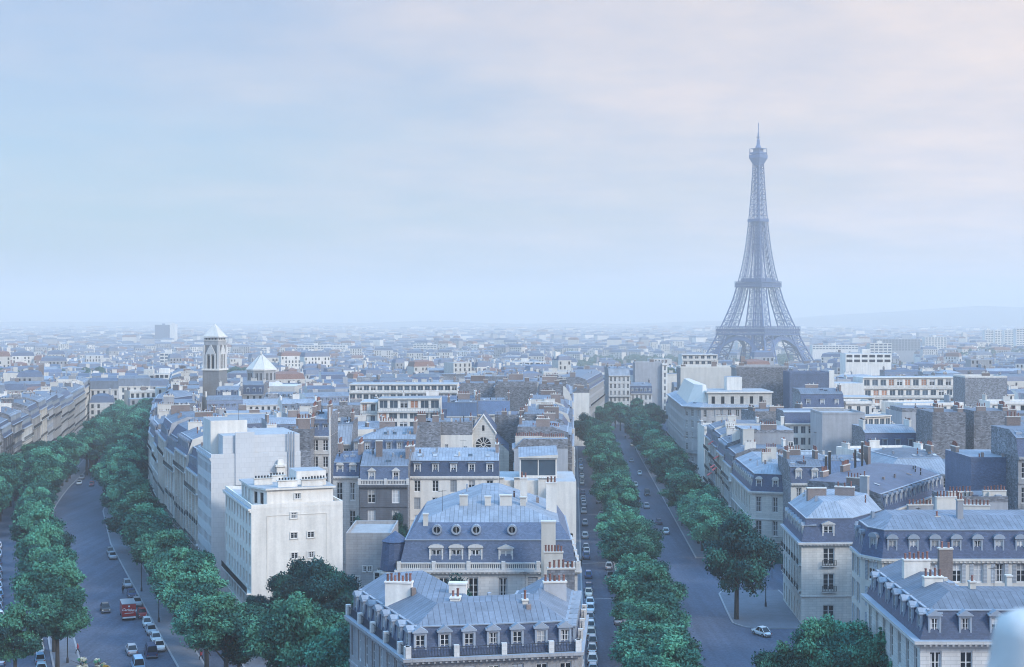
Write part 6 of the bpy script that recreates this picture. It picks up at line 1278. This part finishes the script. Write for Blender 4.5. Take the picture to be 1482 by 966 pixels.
# ------------------------------------------------------------------ people, lamps, signs
def person_mesh(cloth, stride):
    me = bpy.data.meshes.new('person'); V = [(0, 0, .95), (0, 0, 1.2), (0, 0, 1.42), (0, 0, 1.52), (0, .02, 1.62), (0, .02, 1.72), (-.1, stride*.3, .5), (-.1, stride*.42, .08), (-.1, stride*.42+.14, .04), (.1, -stride*.2, .5), (.1, -stride*.5, .08), (.1, -stride*.5+.14, .04), (-.2, 0, 1.4), (-.25, -.08, 1.12), (-.24, .05, .88), (.2, 0, 1.4), (.25, .05, 1.12), (.24, .15, .9), (-.1, 0, .9), (.1, 0, .9)]
    E = [(0, 1), (1, 2), (2, 3), (3, 4), (4, 5), (0, 18), (18, 6), (6, 7), (7, 8), (0, 19), (19, 9), (9, 10), (10, 11), (2, 12), (12, 13), (13, 14), (2, 15), (15, 16), (16, 17)]
    me.from_pydata(V, E, []); o = bpy.data.objects.new('tmp', me); COL.objects.link(o); s = o.modifiers.new('s', 'SKIN'); o.modifiers.new('d', 'SUBSURF').levels = 1
    rad = [.15, .15, .14, .06, .1, .085, .075, .05, .045, .075, .05, .045, .065, .05, .04, .065, .05, .04, .1, .1]
    for i, r_ in enumerate(rad): me.skin_vertices[0].data[i].radius = (r_, r_)
    me.skin_vertices[0].data[0].use_root = True; bpy.context.view_layer.update(); m = bpy.data.meshes.new_from_object(o.evaluated_get(bpy.context.evaluated_depsgraph_get())); bpy.data.objects.remove(o)
    m.materials.clear()
    for k in (cloth, 'skin', 'cloth_dark'): m.materials.append(MATS[k])
    for p in m.polygons: p.material_index = 1 if p.center.z > 1.5 else (2 if p.center.z < .85 and abs(p.center.x) < .2 else 0)
    for p in m.polygons:
        if p.center.z > 1.66: p.material_index = 2
    return m
PM = [person_mesh('cloth_dark', 1.0), person_mesh('cloth_red', .8), person_mesh('cloth_pale', .9)]
for px, py, k, rz, la in ((177, 861, 0, .4, 'person in dark clothes crossing the avenue behind the red lorry'), (841, 821, 0, 0, 'person in dark clothes walking on the pavement by the pale mansion'), (111, 948, 1, 2, 'person in a red top by the roadside flowers'), (290, 958, 1, 1, 'person in a red top on the pavement under the avenue trees'), (300, 952, 2, 2, 'person in pale clothes beside the one in red under the trees'), (905, 636, 0, 0, 'dark figure standing at the far kerb of the central roadway')):
    x, y = ground(px, py); o = bpy.data.objects.new('person', PM[k]); COL.objects.link(o); o.location = (x, y, gz(y)+.02); o.rotation_euler = (0, 0, rz); tag(o, la, 'person')
def lamp(x, y, label):
    r = empty('street_lamp', (x, y, gz(y)), 0, label, 'street lamp', 'street lamps'); b = MB(); b.lathe((0, 0, 0), [(.2, 0), (.18, .8), (.09, 1.0), (.06, 5.4)], 'iron', 8); b.build('post', r); b = MB(); b.lathe((0, 0, 5.4), [(.1, 0), (.26, .15), (.3, .6), (.1, .75), (.02, .95)], 'lamp_glass', 8); b.build('lantern', r)
for x, y, la in ((*ground(96, 962), 'street lamp with pale lantern beside the flowering bushes'), (*ground(1109, 880), 'street lamp on the paved corner behind the dark tree'), (rc(350)+1, 350, 'street lamp among the far kerb trees of the central avenue'), (*moff(232, 1), 'street lamp at the kerb near the parked white cars'), (*moff(260, 1), 'street lamp beside the red lorry kerb'), (rc(310)-15.6, 310, 'street lamp on the median of the central avenue')): lamp(x, y, la)
x, y = ground(1118, 838); r = empty('traffic_sign', (x, y, gz(y)), 0, 'round red traffic sign on a thin post by the side street', 'sign'); b = MB(); b.tube((0, 0, 0), (0, 0, 3.4), .05, .05, 'iron', 6); b.build('post', r)
b = MB(); b.tube((0, -.06, 3.5), (0, 0, 3.5), .5, .5, 'sign_red', 16); b.box((0, -.075, 3.4), (.7, .02, .18), 'letter_white'); b.build('disc', r)
b = MB(); x, y = X(477, 288), 288; b.tube((x, y, 12), (x, y, Z(590, 288)), .22, .16, 'white_plaster', 8); tag(b.build('flag_mast'), 'tall white mast rising in front of the narrow pale house', 'mast')
# striped awnings on the house with flags, central avenue
ar = random.Random(3)
for i, (y, z) in enumerate(((362, 14.5), (366, 11.0), (371, 11.2), (377, 17.0), (380, 8.0))):
    b = MB(); x0 = rc(y)+11.9; b.hexa([(x0-1.3, y, z-.9), (x0-1.3, y+2.2, z-.9), (x0, y+2.2, z), (x0, y, z)], [(x0-1.3, y, z-.8), (x0-1.3, y+2.2, z-.8), (x0, y+2.2, z+.1), (x0, y, z+.1)], 'awning_cloth'); tag(b.build('window_awning'), f"red striped window awning, {ordn(i+1)} along the avenue front behind the small corner house", 'awning', 'red striped awnings')
# antennas on the roofs
an = random.Random(8)
def antenna_mesh():
    b = MB(); b.tube((0, 0, 0), (0, 0, 3.2), .035, .025, 'iron', 5); b.tube((-.7, 0, 3.0), (.7, 0, 3.0), .02, .02, 'iron', 4)
    for k in range(6): b.tube((-.6+.24*k, -.35, 3.0), (-.6+.24*k, .35, 3.0), .015, .015, 'iron', 4)
    return b.mesh('antenna')
ANT = antenna_mesh()
for i, (px, y, py) in enumerate(((478, 300, 600), (535, 268, 668), (670, 280, 655), (728, 292, 660), (779, 300, 652), (1192, 244, 722), (1262, 300, 690), (640, 200, 735), (760, 150, 862), (1180, 350, 640), (430, 300, 600), (1330, 205, 760), (1100, 350, 625), (560, 320, 628), (620, 345, 600), (1440, 150, 855), (720, 378, 610), (345, 256, 612))):
    o = bpy.data.objects.new('roof_antenna', ANT); COL.objects.link(o); o.location = (X(px, y), y, Z(py, y)-.6); o.rotation_euler = (0, 0, an.random()*3); o['label'] = f"thin metal television aerial standing on a roof, {ordn(i+1)} of the visible ones"; o['category'] = 'aerial'; o['group'] = 'roof aerials'
# the monument's own parapet, close to the viewer
b = MB(); px0 = X(1480, 2.4)
pts = []
n = 16
prof_ = [(-.36, -1.2), (-.36, -.62), (-.31, -.58), (-.31, -.52), (-.085, -.52), (-.08, -.50), (-.06, -.475)]
mo = empty('parapet_stone', (X(1500, 2.5), 2.5, EYE-1.9), 0, 'pale weathered stone finial of the viewing platform, blurred, close by', 'parapet')
b = MB(); b.lathe((0, 0, 0), [(.14, 0), (.14, 1.13), (.13, 1.17), (.092, 1.22), (.080, 1.27), (.074, 1.32), (.066, 1.345), (.04, 1.36), (.0, 1.365)], 'monument_stone', 32); b.build('finial', mo, smooth=True)
b = MB(); b.box((0, 0, -.6), (.6, .5, .75), 'monument_stone'); b.build('base', mo)

# ------------------------------------------------------------------ the air: one closed box of thin blue haze round everything
hm = bpy.data.materials.new('haze_air'); hm.use_nodes = True; t = hm.node_tree; t.nodes.clear(); out = nn(t, 'ShaderNodeOutputMaterial'); v = nn(t, 'ShaderNodeVolumePrincipled')
v.inputs['Color'].default_value = (*HAZE_COLOR, 1); v.inputs['Density'].default_value = HAZE_DENSITY; v.inputs['Anisotropy'].default_value = 0.0; lk(t, v.outputs[0], out.inputs['Volume'])
MATS['haze_air'] = hm; b = MB(); b.prism([(-9500, -900), (9500, -900), (9500, 15000), (-9500, 15000)], -32, 312, 'haze_air'); tag(b.build('haze'), 'thin blue summer haze over the whole city', 'haze', kind='stuff')
